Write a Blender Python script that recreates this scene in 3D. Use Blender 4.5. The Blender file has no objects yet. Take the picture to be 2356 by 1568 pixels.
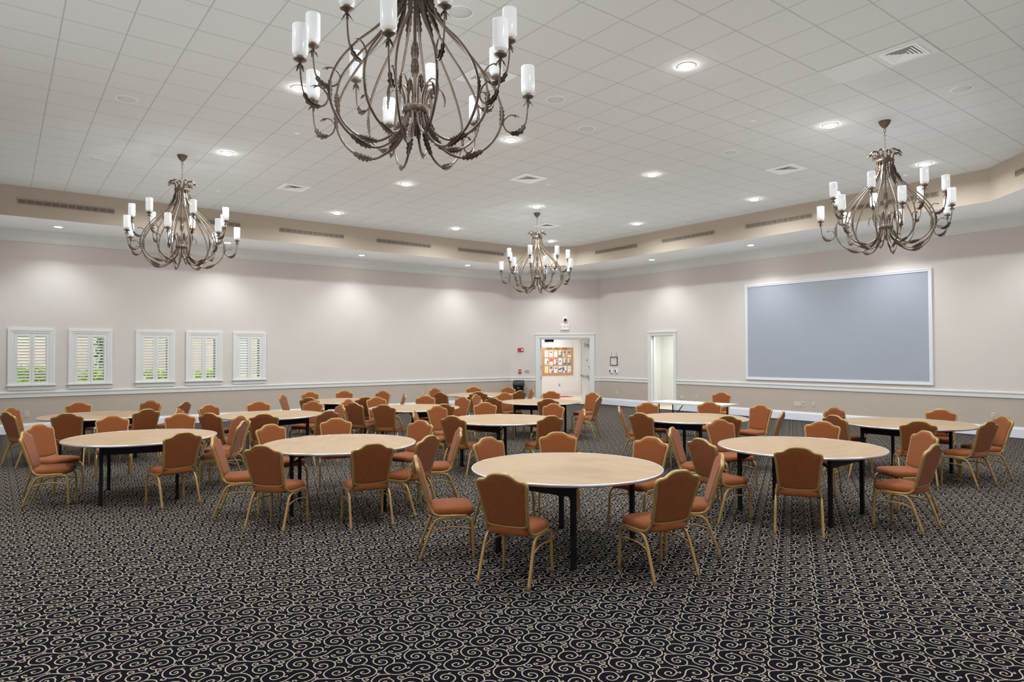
import bpy, math, random
import numpy as np
from mathutils import Vector, Matrix
R = math.radians
C = bpy.context.scene.collection
SC = bpy.context.scene

# ------------------------------------------------------------------ camera
CAM_Z = 1.855
cam_data = bpy.data.cameras.new('camera')
cam = bpy.data.objects.new('camera', cam_data)
C.objects.link(cam)
SC.camera = cam
cam_data.sensor_width = 36.0
cam_data.lens = 36.0 * 1534.93 / 2356.0
cam_data.clip_end = 200
YAW, PITCH, ROLL = 0.9156, 0.0189, -0.0033
F = Vector((-math.sin(YAW) * math.cos(PITCH), math.cos(YAW) * math.cos(PITCH), math.sin(PITCH)))
RT0 = Vector((math.cos(YAW), math.sin(YAW), 0))
U0 = RT0.cross(F)
RTV = RT0 * math.cos(ROLL) + U0 * math.sin(ROLL)
UPV = RTV.cross(F)
cam.matrix_world = Matrix(((RTV.x, UPV.x, -F.x, 0), (RTV.y, UPV.y, -F.y, 0), (RTV.z, UPV.z, -F.z, CAM_Z), (0, 0, 0, 1)))

# ------------------------------------------------------------------ world, view
W = bpy.data.worlds.new('world')
SC.world = W
W.use_nodes = True
bg = W.node_tree.nodes['Background']
bg.inputs[0].default_value = (0.80, 0.90, 1.0, 1)
bg.inputs[1].default_value = 4.5
SC.view_settings.view_transform = 'Standard'
SC.view_settings.look = 'None'
SC.view_settings.gamma = 1.0
SC.view_settings.use_curve_mapping = False
SC.view_settings.exposure = -0.05
SC.cycles.max_bounces = 10
SC.cycles.diffuse_bounces = 6
SC.cycles.glossy_bounces = 3
SC.cycles.transmission_bounces = 6
SC.cycles.sample_clamp_indirect = 6.0
SC.cycles.use_denoising = True
SC.cycles.caustics_reflective = False
SC.cycles.caustics_refractive = False

DOWN_W = 70.0        # recessed ceiling lamps
WASH_W = 120.0        # soffit lamps beside the walls
BULB_W = 38.0        # glow of one chandelier
DAY_W = 130.0        # daylight through the unseen windows behind the camera
CEIL_Z, SOF_Z = 5.511, 4.85

def lamp(name, kind, loc, watts, color=(1, 1, 1), size=.15, rot=None, spot=None, blend=.6, size_y=None, parent=None):
    L = bpy.data.lights.new(name, kind)
    L.energy = watts
    L.color = color
    if kind == 'AREA':
        L.shape = 'RECTANGLE' if size_y else 'DISK'
        L.size = size
        if name == 'recessed_lamp': L.spread = R(166)
        if size_y: L.size_y = size_y
    elif kind in ('POINT', 'SPOT'):
        L.shadow_soft_size = size
        if kind == 'SPOT':
            L.spot_size = R(spot); L.spot_blend = blend
    o = bpy.data.objects.new(name, L)
    C.objects.link(o)
    o.location = loc
    if rot is not None: o.rotation_euler = rot
    if parent: o.parent = parent
    return o

LIGHT_XY = [(-5.325, 6.91), (-8.99, 3.24), (-12.69, 3.24), (-9.0, 6.9), (-5.325, 10.56), (-5.33, 14.23), (-12.71, 6.9), (-9.02, 10.57),
            (-16.4, 6.9), (-9.02, 14.23), (-16.38, 10.53), (-12.72, 14.23), (-12.73, 10.57), (-16.38, 14.2)]
HIDDEN_XY = [(-5.33, 3.24), (-1.67, 3.24), (-1.67, 6.9), (-1.67, 10.57), (-5.33, -.41), (-9.0, -.41), (-12.7, -.41), (-16.3, 3.24)]
for x, y in LIGHT_XY + HIDDEN_XY:
    lamp('recessed_lamp', 'AREA', (x, y, CEIL_Z - .045), DOWN_W, (.925, .975, 1.0), .17, (0, 0, 0))
SOFFIT_XY = [(-18.77, 1.07), (-18.77, 4.82), (-18.77, 8.69), (-18.77, 12.54), (-14.18, 16.56), (-10.63, 16.56), (-7.16, 16.58), (-17.85, 15.62)]
SOFFIT_HIDDEN = [(-18.77, -1.2), (-4.2, 16.4), (-1.4, 13.7), (.75, 10.0), (.75, 5.5), (-4, -2.8), (-9, -2.8), (-14, -2.8)]
for x, y in SOFFIT_XY + SOFFIT_HIDDEN:
    lamp('soffit_lamp', 'SPOT', (x, y, SOF_Z - .04), WASH_W, (.90, .965, 1.03), .07, (0, 0, 0), 116, .8)
# added upward spots with no fixture behind them, brightening the ceiling
UP_W = 118.0
for x, y in [(-15.5, 2.2), (-15.5, 7.0), (-15.0, 11.8), (-10.6, 13.2), (-6.0, 13.2), (-10.5, 8.6), (-5.6, 8.4), (-11.0, 4.0), (-6.4, 4.0), (-2.2, 7.0), (-8.0, .4)]:
    lamp('added_uplight', 'SPOT', (x, y, 1.35), UP_W, (.925, .98, 1.0), .4, (R(180), 0, 0), 150, 1.0)
for x, y in [(-17.5, .3), (-17.5, 3.6), (-17.5, 6.9), (-17.5, 10.2), (-17.4, 13.2), (-15.8, 15.0), (-13.0, 15.4), (-9.8, 15.4), (-6.6, 15.4), (-3.6, 14.9)]:  # weaker added spots along the walls, lifting the soffit
    lamp('added_uplight', 'SPOT', (x, y, 1.35), UP_W * .42, (.925, .98, 1.0), .4, (R(180), 0, 0), 130, 1.0)
# daylight through the windows of the near wall and the right wall (behind the camera)
lamp('daylight', 'AREA', (-4.5, -3.3, 1.6), DAY_W, (.88, .94, 1), 9.0, (R(150), 0, R(0)), size_y=1.5)
lamp('daylight', 'AREA', (1.5, 5.0, 2.2), DAY_W * .25, (.80, .90, 1), 9.0, (R(112), 0, R(90)), size_y=2.6)

# ------------------------------------------------------------------ materials
def mat(name, col, rough=.6, metal=0.0, var=.0, scale=8.0, bump=0.0, bscale=200.0, emit=None, estr=0.0, spec=.5, trans=0.0, stretch=None, ior=1.45, sheen=0):
    m = bpy.data.materials.new(name)
    m.use_nodes = True
    nt = m.node_tree; b = nt.nodes['Principled BSDF']
    b.inputs['Base Color'].default_value = (*col, 1)
    b.inputs['Roughness'].default_value = rough
    b.inputs['Metallic'].default_value = metal
    b.inputs['Specular IOR Level'].default_value = spec
    b.inputs['Transmission Weight'].default_value = trans
    b.inputs['IOR'].default_value = ior
    b.inputs['Sheen Weight'].default_value = sheen
    if emit:
        b.inputs['Emission Color'].default_value = (*emit, 1)
        b.inputs['Emission Strength'].default_value = estr
    tc = nt.nodes.new('ShaderNodeTexCoord')
    src = tc.outputs['Object']
    if stretch:
        mp = nt.nodes.new('ShaderNodeMapping'); mp.inputs['Scale'].default_value = stretch
        nt.links.new(src, mp.inputs[0]); src = mp.outputs[0]
    n = nt.nodes.new('ShaderNodeTexNoise'); n.inputs['Scale'].default_value = scale; n.inputs['Detail'].default_value = 4
    nt.links.new(src, n.inputs['Vector'])
    ramp = nt.nodes.new('ShaderNodeMapRange')
    ramp.inputs[1].default_value = .3; ramp.inputs[2].default_value = .7
    ramp.inputs[3].default_value = 1 - var; ramp.inputs[4].default_value = 1 + var
    nt.links.new(n.outputs['Fac'], ramp.inputs[0])
    mx = nt.nodes.new('ShaderNodeVectorMath'); mx.operation = 'SCALE'
    mx.inputs[0].default_value = col
    nt.links.new(ramp.outputs[0], mx.inputs['Scale'])
    nt.links.new(mx.outputs[0], b.inputs['Base Color'])
    if bump:
        n2 = nt.nodes.new('ShaderNodeTexNoise'); n2.inputs['Scale'].default_value = bscale; n2.inputs['Detail'].default_value = 2
        nt.links.new(tc.outputs['Object'], n2.inputs['Vector'])
        bp = nt.nodes.new('ShaderNodeBump'); bp.inputs['Strength'].default_value = bump; bp.inputs['Distance'].default_value = .002
        nt.links.new(n2.outputs['Fac'], bp.inputs['Height']); nt.links.new(bp.outputs[0], b.inputs['Normal'])
    return m

M = {}
M['wall'] = mat('wall_paint', (.665, .61, .565), .85, var=.012, scale=1.5)
M['dado'] = mat('dado_vinyl', (.50, .425, .355), .8, var=.015, scale=3, bump=.15, bscale=90)
M['fascia'] = mat('fascia_paint', (.52, .438, .357), .85, var=.01, scale=2)
M['trim'] = mat('trim_paint', (.74, .74, .72), .45, var=.008, scale=3)
M['base'] = mat('baseboard_paint', (.80, .81, .86), .4, var=.008, scale=3)
M['soffit'] = mat('soffit_paint', (.88, .875, .86), .9, var=.008, scale=2)
M['carpet'] = mat('carpet_dark', (.0075, .0065, .0105), 1, var=.25, scale=60, spec=.04)
M['border'] = mat('carpet_border', (.035, .025, .035), 1, var=.15, scale=60, spec=.1)
M['yarn'] = mat('carpet_yarn', (.42, .36, .28), 1, var=.12, scale=80, spec=.1)
M['fabric'] = mat('rust_fabric', (.248, .075, .022), .9, var=.07, scale=30, bump=.25, bscale=420, spec=.2, sheen=.1)
M['gold'] = mat('gold_paint', (.40, .255, .095), .34, metal=.4, var=.06, scale=12)
M['glide'] = mat('clear_glide', (.30, .31, .33), .3, var=.02)
M['ply'] = mat('plywood_top', (.375, .250, .140), .55, var=.07, scale=2.2, stretch=(1, 5, 1))
M['alu'] = mat('aluminium_edge', (.72, .73, .78), .28, metal=.9, var=.03)
M['black'] = mat('black_steel', (.007, .007, .009), .6, var=.1, scale=10, spec=.25)
M['bronze'] = mat('bronze_iron', (.155, .113, .081), .42, metal=.45, var=.18, scale=14)
M['leafm'] = mat('bronze_leaf', (.125, .092, .067), .5, metal=.4, var=.22, scale=20)
M['candle'] = mat('candle_socket', (.38, .30, .20), .5, var=.05)
M['opal'] = mat('opal_glass', (.64, .65, .65), .12, var=.01, emit=(1, 1, 1), estr=.28)
M['lens'] = mat('lamp_lens', (1, 1, 1), .5, emit=(1, .98, .95), estr=60)
M['white'] = mat('white_metal', (.93, .93, .92), .45, var=.01)
M['panel'] = mat('ceiling_panel', (.76, .76, .745), .6, var=.01)
M['spk'] = mat('speaker_mesh', (.66, .66, .645), .7, var=.02, bump=.2, bscale=500)
M['dark'] = mat('dark_slot', (.03, .03, .03), .8, var=.05)
M['grille'] = mat('grille_paint', (.36, .305, .25), .7, var=.03)
M['grille_dark'] = mat('grille_recess', (.13, .11, .09), .9, var=.03)
M['screen'] = mat('screen_cloth', (.375, .40, .455), .85, var=.01, scale=3)
M['screenframe'] = mat('screen_frame', (.76, .76, .80), .4, var=.01)
M['ivory'] = mat('ivory_plastic', (.62, .56, .47), .4, var=.01)
M['greyplate'] = mat('steel_plate', (.40, .38, .36), .4, metal=.3, var=.02)
M['red'] = mat('red_plastic', (.52, .018, .02), .35, var=.03)
M['steel'] = mat('door_steel', (.42, .42, .41), .38, metal=.6, var=.03)
M['door'] = mat('door_paint', (.76, .765, .75), .4, var=.01)
M['cork'] = mat('cork', (.56, .30, .12), .9, var=.14, scale=60)
M['paper'] = mat('paper', (.80, .79, .80), .8, var=.02)
M['corrwall'] = mat('corridor_wall', (.80, .785, .76), .85, var=.01)
M['tile'] = mat('corridor_tile', (.66, .565, .43), .35, var=.05, scale=3)
M['mat_red'] = mat('red_mat', (.62, .03, .10), .9, var=.05)
M['foldtop'] = mat('folding_table_top', (.66, .645, .60), .5, var=.02)
M['bin'] = mat('bin_plastic', (.016, .017, .022), .45, var=.05)
M['leaf'] = mat('shrub_leaf', (.42, .58, .015), .6, var=.4, scale=6)
M['leaf2'] = mat('tree_leaf', (.05, .16, .03), .6, var=.5, scale=5)
M['outwall'] = mat('outdoor_wall', (.62, .50, .34), .9, var=.04, scale=1)
M['outground'] = mat('outdoor_ground', (.35, .34, .30), .9, var=.1)
M['exit_red'] = mat('exit_letters', (.62, .30, .20), .5, var=.01)
M['ink'] = mat('letter_ink', (.055, .07, .045), .6, var=.1)
M['glass'] = mat('pane_glass', (1, 1, 1), 0.0, trans=1.0, ior=1.02)
for k, c in dict(teal=(.03, .30, .36), salmon=(.72, .16, .11), navy=(.05, .06, .22), blue=(.10, .14, .50), grey=(.16, .16, .17), yellow=(.80, .74, .42),
                 sky=(.25, .52, .75), tan=(.72, .66, .56), brown=(.28, .17, .12), redp=(.60, .05, .06), pink=(.75, .30, .26), knob=(.02, .05, .16)).items():
    M[k] = mat('print_' + k, c, .7, var=.04, scale=40)

def ceiling_mat():
    m = bpy.data.materials.new('ceiling_tile'); m.use_nodes = True
    nt = m.node_tree; b = nt.nodes['Principled BSDF']; b.inputs['Roughness'].default_value = .9
    b.inputs['Specular IOR Level'].default_value = .15
    g = nt.nodes.new('ShaderNodeNewGeometry'); s = nt.nodes.new('ShaderNodeSeparateXYZ')
    nt.links.new(g.outputs['Position'], s.inputs[0])
    def math_(op, a, bb=None, clamp=False):
        n = nt.nodes.new('ShaderNodeMath'); n.operation = op; n.use_clamp = clamp
        for i, v in enumerate((a, bb)):
            if v is None: continue
            if isinstance(v, (int, float)): n.inputs[i].default_value = v
            else: nt.links.new(v, n.inputs[i])
        return n.outputs[0]
    ds = []
    for ax, off in (('X', -8.6663), ('Y', .5122)):
        t = math_('DIVIDE', math_('SUBTRACT', s.outputs[ax], off), .6096)
        fr = math_('FRACT', math_('ADD', t, 100.5))
        ds.append(math_('MULTIPLY', math_('ABSOLUTE', math_('SUBTRACT', fr, .5)), .6096))
    d = math_('MINIMUM', ds[0], ds[1])
    line = nt.nodes.new('ShaderNodeMapRange'); line.inputs[1].default_value = .004; line.inputs[2].default_value = .0085
    line.inputs[3].default_value = 1; line.inputs[4].default_value = 0
    nt.links.new(d, line.inputs[0])
    n = nt.nodes.new('ShaderNodeTexNoise'); n.inputs['Scale'].default_value = 120; n.inputs['Detail'].default_value = 3
    nt.links.new(g.outputs['Position'], n.inputs['Vector'])
    mr = nt.nodes.new('ShaderNodeMapRange'); mr.inputs[1].default_value = .3; mr.inputs[2].default_value = .7
    mr.inputs[3].default_value = .95; mr.inputs[4].default_value = 1.05
    nt.links.new(n.outputs['Fac'], mr.inputs[0])
    vm = nt.nodes.new('ShaderNodeVectorMath'); vm.operation = 'SCALE'; vm.inputs[0].default_value = (.72, .718, .70)
    nt.links.new(mr.outputs[0], vm.inputs['Scale'])
    mx = nt.nodes.new('ShaderNodeMix'); mx.data_type = 'RGBA'
    nt.links.new(line.outputs[0], mx.inputs['Factor']); nt.links.new(vm.outputs[0], mx.inputs['A'])
    mx.inputs['B'].default_value = (.50, .498, .485, 1)
    nt.links.new(mx.outputs['Result'], b.inputs['Base Color'])
    bp = nt.nodes.new('ShaderNodeBump'); bp.inputs['Strength'].default_value = .35; bp.inputs['Distance'].default_value = .01
    nt.links.new(line.outputs[0], bp.inputs['Height']); nt.links.new(bp.outputs[0], b.inputs['Normal'])
    return m
M['ceiling'] = ceiling_mat()

def add_stains(m, spots, scale):
    nt = m.node_tree; b = nt.nodes['Principled BSDF']
    old = b.inputs['Base Color'].links[0].from_socket
    tc = nt.nodes.new('ShaderNodeTexCoord'); oi = nt.nodes.new('ShaderNodeObjectInfo')
    ad = nt.nodes.new('ShaderNodeVectorMath'); ad.operation = 'ADD'
    sc = nt.nodes.new('ShaderNodeVectorMath'); sc.operation = 'SCALE'; sc.inputs[0].default_value = (37, 11, 5)
    nt.links.new(oi.outputs['Random'], sc.inputs['Scale'])
    nt.links.new(tc.outputs['Object'], ad.inputs[0]); nt.links.new(sc.outputs[0], ad.inputs[1])
    n = nt.nodes.new('ShaderNodeTexNoise'); n.inputs['Scale'].default_value = scale; n.inputs['Detail'].default_value = 6
    nt.links.new(ad.outputs[0], n.inputs['Vector'])
    mr = nt.nodes.new('ShaderNodeMapRange'); mr.inputs[1].default_value = .56; mr.inputs[2].default_value = .74; mr.inputs[4].default_value = .6
    nt.links.new(n.outputs['Fac'], mr.inputs[0])
    mx = nt.nodes.new('ShaderNodeMix'); mx.data_type = 'RGBA'
    nt.links.new(mr.outputs[0], mx.inputs['Factor']); nt.links.new(old, mx.inputs['A']); mx.inputs['B'].default_value = (*spots, 1)
    nt.links.new(mx.outputs['Result'], b.inputs['Base Color'])
add_stains(M['ply'], (.30, .165, .085), 1.7)

# ------------------------------------------------------------------ mesh helpers
def tag(o, label=None, cat=None, group=None, kind=None):
    if label: o['label'] = label
    if cat: o['category'] = cat
    if group: o['group'] = group
    if kind: o['kind'] = kind
    return o

def empty(name, loc=(0, 0, 0), rz=0.0):
    o = bpy.data.objects.new(name, None); C.objects.link(o)
    o.location = loc; o.rotation_euler = (0, 0, rz); o.empty_display_size = .1
    return o

class MB:
    def __init__(s): s.v = []; s.f = []; s.mi = []; s.sm = []; s.mats = []; s.xf = None
    def m(s, k):
        if k not in s.mats: s.mats.append(k)
        return s.mats.index(k)
    def add(s, vs, fs, k, smooth=False):
        b = len(s.v)
        if s.xf is not None: vs = [s.xf @ Vector(v) for v in vs]
        s.v += [tuple(v) for v in vs]
        i = s.m(k)
        for f in fs:
            s.f.append([b + q for q in f]); s.mi.append(i); s.sm.append(smooth)
        return s
    def box(s, lo, hi, k):
        x0, y0, z0 = lo; x1, y1, z1 = hi
        vs = [(x0, y0, z0), (x1, y0, z0), (x1, y1, z0), (x0, y1, z0), (x0, y0, z1), (x1, y0, z1), (x1, y1, z1), (x0, y1, z1)]
        return s.add(vs, [(0, 3, 2, 1), (4, 5, 6, 7), (0, 1, 5, 4), (1, 2, 6, 5), (2, 3, 7, 6), (3, 0, 4, 7)], k)
    def bar(s, a, b, w, h, k, up=(0, 0, 1)):
        a = Vector(a); b = Vector(b); d = (b - a).normalized(); up = Vector(up)
        if abs(d.dot(up)) > .98: up = Vector((1, 0, 0))
        x = d.cross(up).normalized() * w / 2; y = x.cross(d).normalized() * h / 2
        vs = [p + sx * x + sy * y for p in (a, b) for sx, sy in ((-1, -1), (1, -1), (1, 1), (-1, 1))]
        return s.add(vs, [(0, 1, 2, 3), (7, 6, 5, 4), (0, 4, 5, 1), (1, 5, 6, 2), (2, 6, 7, 3), (3, 7, 4, 0)], k)
    def tube(s, pts, r, k, n=8, closed=False, caps=True, up=None, sq=None):
        P = [Vector(p) for p in pts]; N = len(P)
        rs = r if isinstance(r, (list, tuple)) else [r] * N
        T = []
        for i in range(N):
            if closed: d = P[(i + 1) % N] - P[i - 1]
            else: d = P[min(i + 1, N - 1)] - P[max(i - 1, 0)]
            T.append(d.normalized())
        nrm = Vector(up) if up else Vector((0, 0, 1)) if abs(T[0].z) < .9 else Vector((1, 0, 0))
        vs = []
        for i in range(N):
            nrm = (nrm - T[i] * nrm.dot(T[i])).normalized(); bn = T[i].cross(nrm)
            for j in range(n):
                a = 2 * math.pi * (j + .5) / n
                ca, sa = math.cos(a), math.sin(a)
                if sq:
                    e = .55
                    ca = math.copysign(abs(ca) ** e, ca) * sq[0]; sa = math.copysign(abs(sa) ** e, sa) * sq[1]
                vs.append(P[i] + (nrm * ca + bn * sa) * rs[i])
        fs = []
        for i in range(N if closed else N - 1):
            for j in range(n):
                a = i * n + j; b = i * n + (j + 1) % n; i2 = (i + 1) % N
                fs.append((a, b, i2 * n + (j + 1) % n, i2 * n + j))
        if caps and not closed:
            fs.append(tuple(range(n))[::-1]); fs.append(tuple((N - 1) * n + j for j in range(n)))
        return s.add(vs, fs, k, True)
    def lathe(s, prof, k, c=(0, 0, 0), n=24, smooth=True):
        vs = []; fs = []
        for r, z in prof:
            for j in range(n):
                a = 2 * math.pi * j / n; vs.append((c[0] + r * math.cos(a), c[1] + r * math.sin(a), c[2] + z))
        for i in range(len(prof) - 1):
            for j in range(n):
                fs.append((i * n + j, i * n + (j + 1) % n, (i + 1) * n + (j + 1) % n, (i + 1) * n + j))
        fs.append(tuple(range(n))[::-1]); fs.append(tuple((len(prof) - 1) * n + j for j in range(n)))
        return s.add(vs, fs, k, smooth)
    def loft(s, rings, k, smooth=True, caps=True):
        n = len(rings[0]); vs = [p for r in rings for p in r]; fs = []
        for i in range(len(rings) - 1):
            for j in range(n):
                fs.append((i * n + j, i * n + (j + 1) % n, (i + 1) * n + (j + 1) % n, (i + 1) * n + j))
        if caps:
            fs.append(tuple(range(n))[::-1]); fs.append(tuple((len(rings) - 1) * n + j for j in range(n)))
        return s.add(vs, fs, k, smooth)
    def sweep(s, path, prof, k, closed=False):
        """profile (inward offset, z) along a 2D path; inward = right of the direction of travel, corners mitred"""
        P = [Vector((p[0], p[1])) for p in path]; N = len(P); D = []
        for i in range(N - (0 if closed else 1)): D.append((P[(i + 1) % N] - P[i]).normalized())
        def nr(d): return Vector((d.y, -d.x))
        rings = []
        for i in range(N):
            if closed: a, b = nr(D[i - 1]), nr(D[i])
            else: a, b = nr(D[max(i - 1, 0)]), nr(D[min(i, N - 2)])
            m = (a + b) / (1 + a.dot(b))
            rings.append([(P[i].x + m.x * o, P[i].y + m.y * o, z) for o, z in prof])
        n = len(prof)
        vs = [p for r in rings for p in r]; fs = []
        for i in range(N if closed else N - 1):
            for j in range(n):
                fs.append((i * n + j, ((i + 1) % N) * n + j, ((i + 1) % N) * n + (j + 1) % n, i * n + (j + 1) % n))
        if not closed:
            fs.append(tuple(range(n))); fs.append(tuple((N - 1) * n + j for j in range(n))[::-1])
        return s.add(vs, fs, k)
    def leaf(s, base, d, up, L, w, k, curl=0.0, n=9):
        """a serrated bent sheet-metal leaf starting at base, running along d, bending towards -up by curl radians"""
        P = Vector(base); d = Vector(d).normalized(); up = Vector(up); side = d.cross(up).normalized(); up = side.cross(d).normalized()
        vs = []; fs = []; p = P.copy()
        for i in range(n + 1):
            t = i / n; a = curl * t
            dd = d * math.cos(a) - up * math.sin(a); uu = up * math.cos(a) + d * math.sin(a)
            if i: p = p + dd * (L / n)
            hw = w * .5 * (math.sin(math.pi * min(1, t * .93 + .10)) ** .8) * (1.0 if i % 2 else .62)
            if i == n: hw = .002
            vs += [p - side * hw + uu * .12 * hw, p + uu * .0 - uu * .25 * hw, p + side * hw + uu * .12 * hw]
        for i in range(n):
            a = i * 3
            fs += [(a, a + 1, a + 4, a + 3), (a + 1, a + 2, a + 5, a + 4)]
        return s.add(vs, fs, k)
    def leafp(s, path, w, k, flat=False, off=0.0):
        """serrated leaf lying along a path in the xz plane, edge-on (comb in the plane) or flat across it"""
        P = [Vector(p) for p in path]; n = len(P); vs = []; fs = []; Y = Vector((0, 1, 0))
        for i in range(n):
            T = (P[min(i + 1, n - 1)] - P[max(i - 1, 0)]).normalized()
            sd = Y if flat else T.cross(Y).normalized(); nv = T.cross(Y).normalized() if flat else Y
            t = i / (n - 1); hw = w * .5 * (math.sin(math.pi * min(1, t * .90 + .12)) ** .7) * (1.0 if i % 2 else .6)
            b = P[i] + nv * off; sh = T * (hw * .5 if i % 2 else 0)
            vs += [b - sd * hw + sh, b + nv * (.25 * hw), b + sd * hw + sh]
        for i in range(n - 1):
            a = i * 3; fs += [(a, a + 1, a + 4, a + 3), (a + 1, a + 2, a + 5, a + 4)]
        return s.add(vs, fs, k)
    def mesh(s, name):
        me = bpy.data.meshes.new(name)
        me.from_pydata(s.v, [], s.f)
        for k in s.mats: me.materials.append(M[k])
        me.polygons.foreach_set('material_index', s.mi)
        me.polygons.foreach_set('use_smooth', s.sm)
        me.update()
        return me
    def build(s, name, parent=None, loc=None):
        o = bpy.data.objects.new(name, s.mesh(name)); C.objects.link(o)
        if parent is not None: o.parent = parent
        if loc: o.location = loc
        return o

def copy_tree(o, parent=None):
    c = o.copy(); C.objects.link(c)
    if parent is not None: c.parent = parent
    for ch in list(o.children):
        if ch.type != 'LIGHT': copy_tree(ch, c)
    return c

def cat_rom(pts, sub):
    P = [np.array(p, float) for p in pts]; out = []
    Q = [2 * P[0] - P[1]] + P + [2 * P[-1] - P[-2]]
    for i in range(1, len(Q) - 2):
        a, b, c, d = Q[i - 1], Q[i], Q[i + 1], Q[i + 2]
        for t in np.linspace(0, 1, sub, endpoint=False):
            out.append(.5 * (2 * b + (c - a) * t + (2 * a - 5 * b + 4 * c - d) * t * t + (3 * b - a - 3 * c + d) * t ** 3))
    out.append(P[-1])
    return [tuple(p) for p in out]

def text_mesh(txt, size, depth, k, name, xf, parent=None, spacing=1.0, align='CENTER'):
    cu = bpy.data.curves.new(name + '_curve', 'FONT'); cu.body = txt; cu.size = size; cu.extrude = depth; cu.align_x = align; cu.align_y = 'CENTER'
    cu.space_character = spacing
    to = bpy.data.objects.new(name + '_tmp', cu); C.objects.link(to)
    dg = bpy.context.evaluated_depsgraph_get(); dg.update()
    me = bpy.data.meshes.new_from_object(to.evaluated_get(dg))
    bpy.data.objects.remove(to); bpy.data.curves.remove(cu)
    me.materials.clear(); me.materials.append(M[k])
    me.transform(xf)
    o = bpy.data.objects.new(name, me); C.objects.link(o)
    if parent is not None: o.parent = parent
    return o

# ------------------------------------------------------------------ room shell
P_ = [(-19.673, -1.23), (-19.673, 15.034), (-17.421, 17.486), (-3.91, 17.486), (1.63, 11.86), (1.63, -3.69), (-17.42, -3.69)]
DA = Vector((.676, .737)); NA = Vector((-.737, .676)); CA = Vector((-19.673, 15.034))   # chamfer wall: along, outward

def structure(o): o['kind'] = 'structure'; return o

def wall(name, a, b, holes, top=SOF_Z + .05, thick=.2, end0=.0, end1=.0, mats=('wall', 'dado')):
    """wall standing on a->b (outside on the left of travel); holes (s0,s1,z0,z1)"""
    a = Vector(a); b = Vector(b); L = (b - a).length; d = (b - a) / L; out = Vector((-d.y, d.x))
    mb = MB()
    mb.xf = Matrix(((d.x, out.x, 0, a.x), (d.y, out.y, 0, a.y), (0, 0, 1, 0), (0, 0, 0, 1)))
    xs = sorted({-end0, L + end1} | {h[0] for h in holes} | {h[1] for h in holes})
    zs = sorted({0, .91, top} | {h[2] for h in holes} | {h[3] for h in holes})
    for x0, x1 in zip(xs, xs[1:]):
        for z0, z1 in zip(zs, zs[1:]):
            if z1 <= 0: continue
            if any(h[0] <= (x0 + x1) / 2 <= h[1] and h[2] <= (z0 + z1) / 2 <= h[3] for h in holes): continue
            mb.box((x0, 0, z0), (x1, thick, z1), mats[1] if z1 <= .911 else mats[0])
    return structure(mb.build(name))

WINS = [(.155, 1.081), (1.347, 2.280), (2.802, 3.725), (3.996, 4.926), (5.210, 6.121)]
WHOLES = [(y0 + .17 + 1.23, y1 - .17 + 1.23, 1.20, 2.34) for y0, y1 in WINS]
wall('wall_left', P_[0], P_[1], WHOLES)
D1 = (1.09, 2.948, -1, 2.395)
wall('wall_door', P_[1], P_[2], [D1])
D2 = (-15.05 + 17.421, -14.075 + 17.421, -1, 2.44)
wall('wall_far', P_[2], P_[3], [D2])
wall('wall_far_right', P_[3], P_[4], [])
wall('wall_right', P_[4], P_[5], [])
wall('wall_near', P_[5], P_[6], [])
wall('wall_near_left', P_[6], P_[0], [])

# floor with the scroll pattern woven into it
SCROLL = [[(0, 0), (-1, 12), (-16, 17), (-27, 8), (-28, -11), (-19, -25), (1, -28), (20, -17), (24, 6), (17, 31), (4, 48), (-16, 56), (-42, 58), (-63, 45), (-76, 27), (-82, 7), (-78, -18), (-65, -45), (-45, -66), (-25, -74), (4, -75), (27, -67), (44, -55), (57, -38), (67, -16), (72, 9), (69, 34), (59, 58), (44, 82), (32, 105), (31, 127), (40, 148), (58, 159), (80, 162), (98, 156), (107, 142), (108, 127), (101, 114), (89, 108), (74, 109), (72, 121), (80, 126)],
 [(-135, 238), (-146, 227), (-166, 198), (-174, 172), (-163, 143), (-140, 116), (-115, 103), (-84, 97), (-57, 100), (-41, 108), (-21, 130), (-9, 158), (18, 181), (53, 193), (92, 195), (123, 188), (145, 165), (154, 139), (153, 113), (146, 88), (135, 70), (117, 62), (104, 62), (98, 72), (107, 83), (113, 82), (113, 75)],
 [(-83, 158), (-88, 172), (-78, 178), (-64, 173), (-58, 158), (-65, 145), (-81, 137), (-100, 141), (-114, 155), (-118, 174), (-110, 194), (-91, 208), (-63, 211), (-42, 205), (-26, 189), (-15, 168), (-13, 149)],
 [(-139, -35), (-141, -48), (-156, -49), (-167, -36), (-161, -19), (-145, -8), (-123, -10), (-106, -24), (-101, -44), (-112, -63), (-133, -76), (-160, -80), (-185, -72), (-205, -53), (-213, -28), (-209, -4), (-192, 18), (-169, 33), (-140, 39), (-113, 33), (-95, 21), (-83, 3)],
 [(-208, -40), (-221, -55), (-241, -59), (-256, -46), (-252, -31), (-237, -26), (-228, -32), (-232, -40), (-239, -42)],
 [(-140, 43), (-151, 54), (-151, 69), (-139, 83), (-122, 80), (-116, 67), (-126, 56), (-134, 58)],
 [(11, 44), (24, 46), (29, 55), (21, 61), (15, 58)],
 [(75, 8), (93, 3), (112, 11), (118, 27), (110, 41), (93, 40), (88, 30), (94, 23)],
 [(149, 86), (166, 80), (185, 84), (186, 101), (176, 109), (167, 102), (172, 95)],
 [(91, 199), (106, 206), (109, 222), (95, 232), (87, 223), (92, 216)],
 [(-40, 110), (-24, 102), (-21, 88), (-32, 79), (-41, 83), (-38, 91)],
 [(-106, 200), (-114, 207), (-109, 217)], [(-174, 178), (-186, 174), (-194, 185), (-182, 190)]]
ORG = np.array((-3.3894, 2.1857)); A1 = np.array((.3414, .0022)); A2 = np.array((.1703, .3036))

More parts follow.
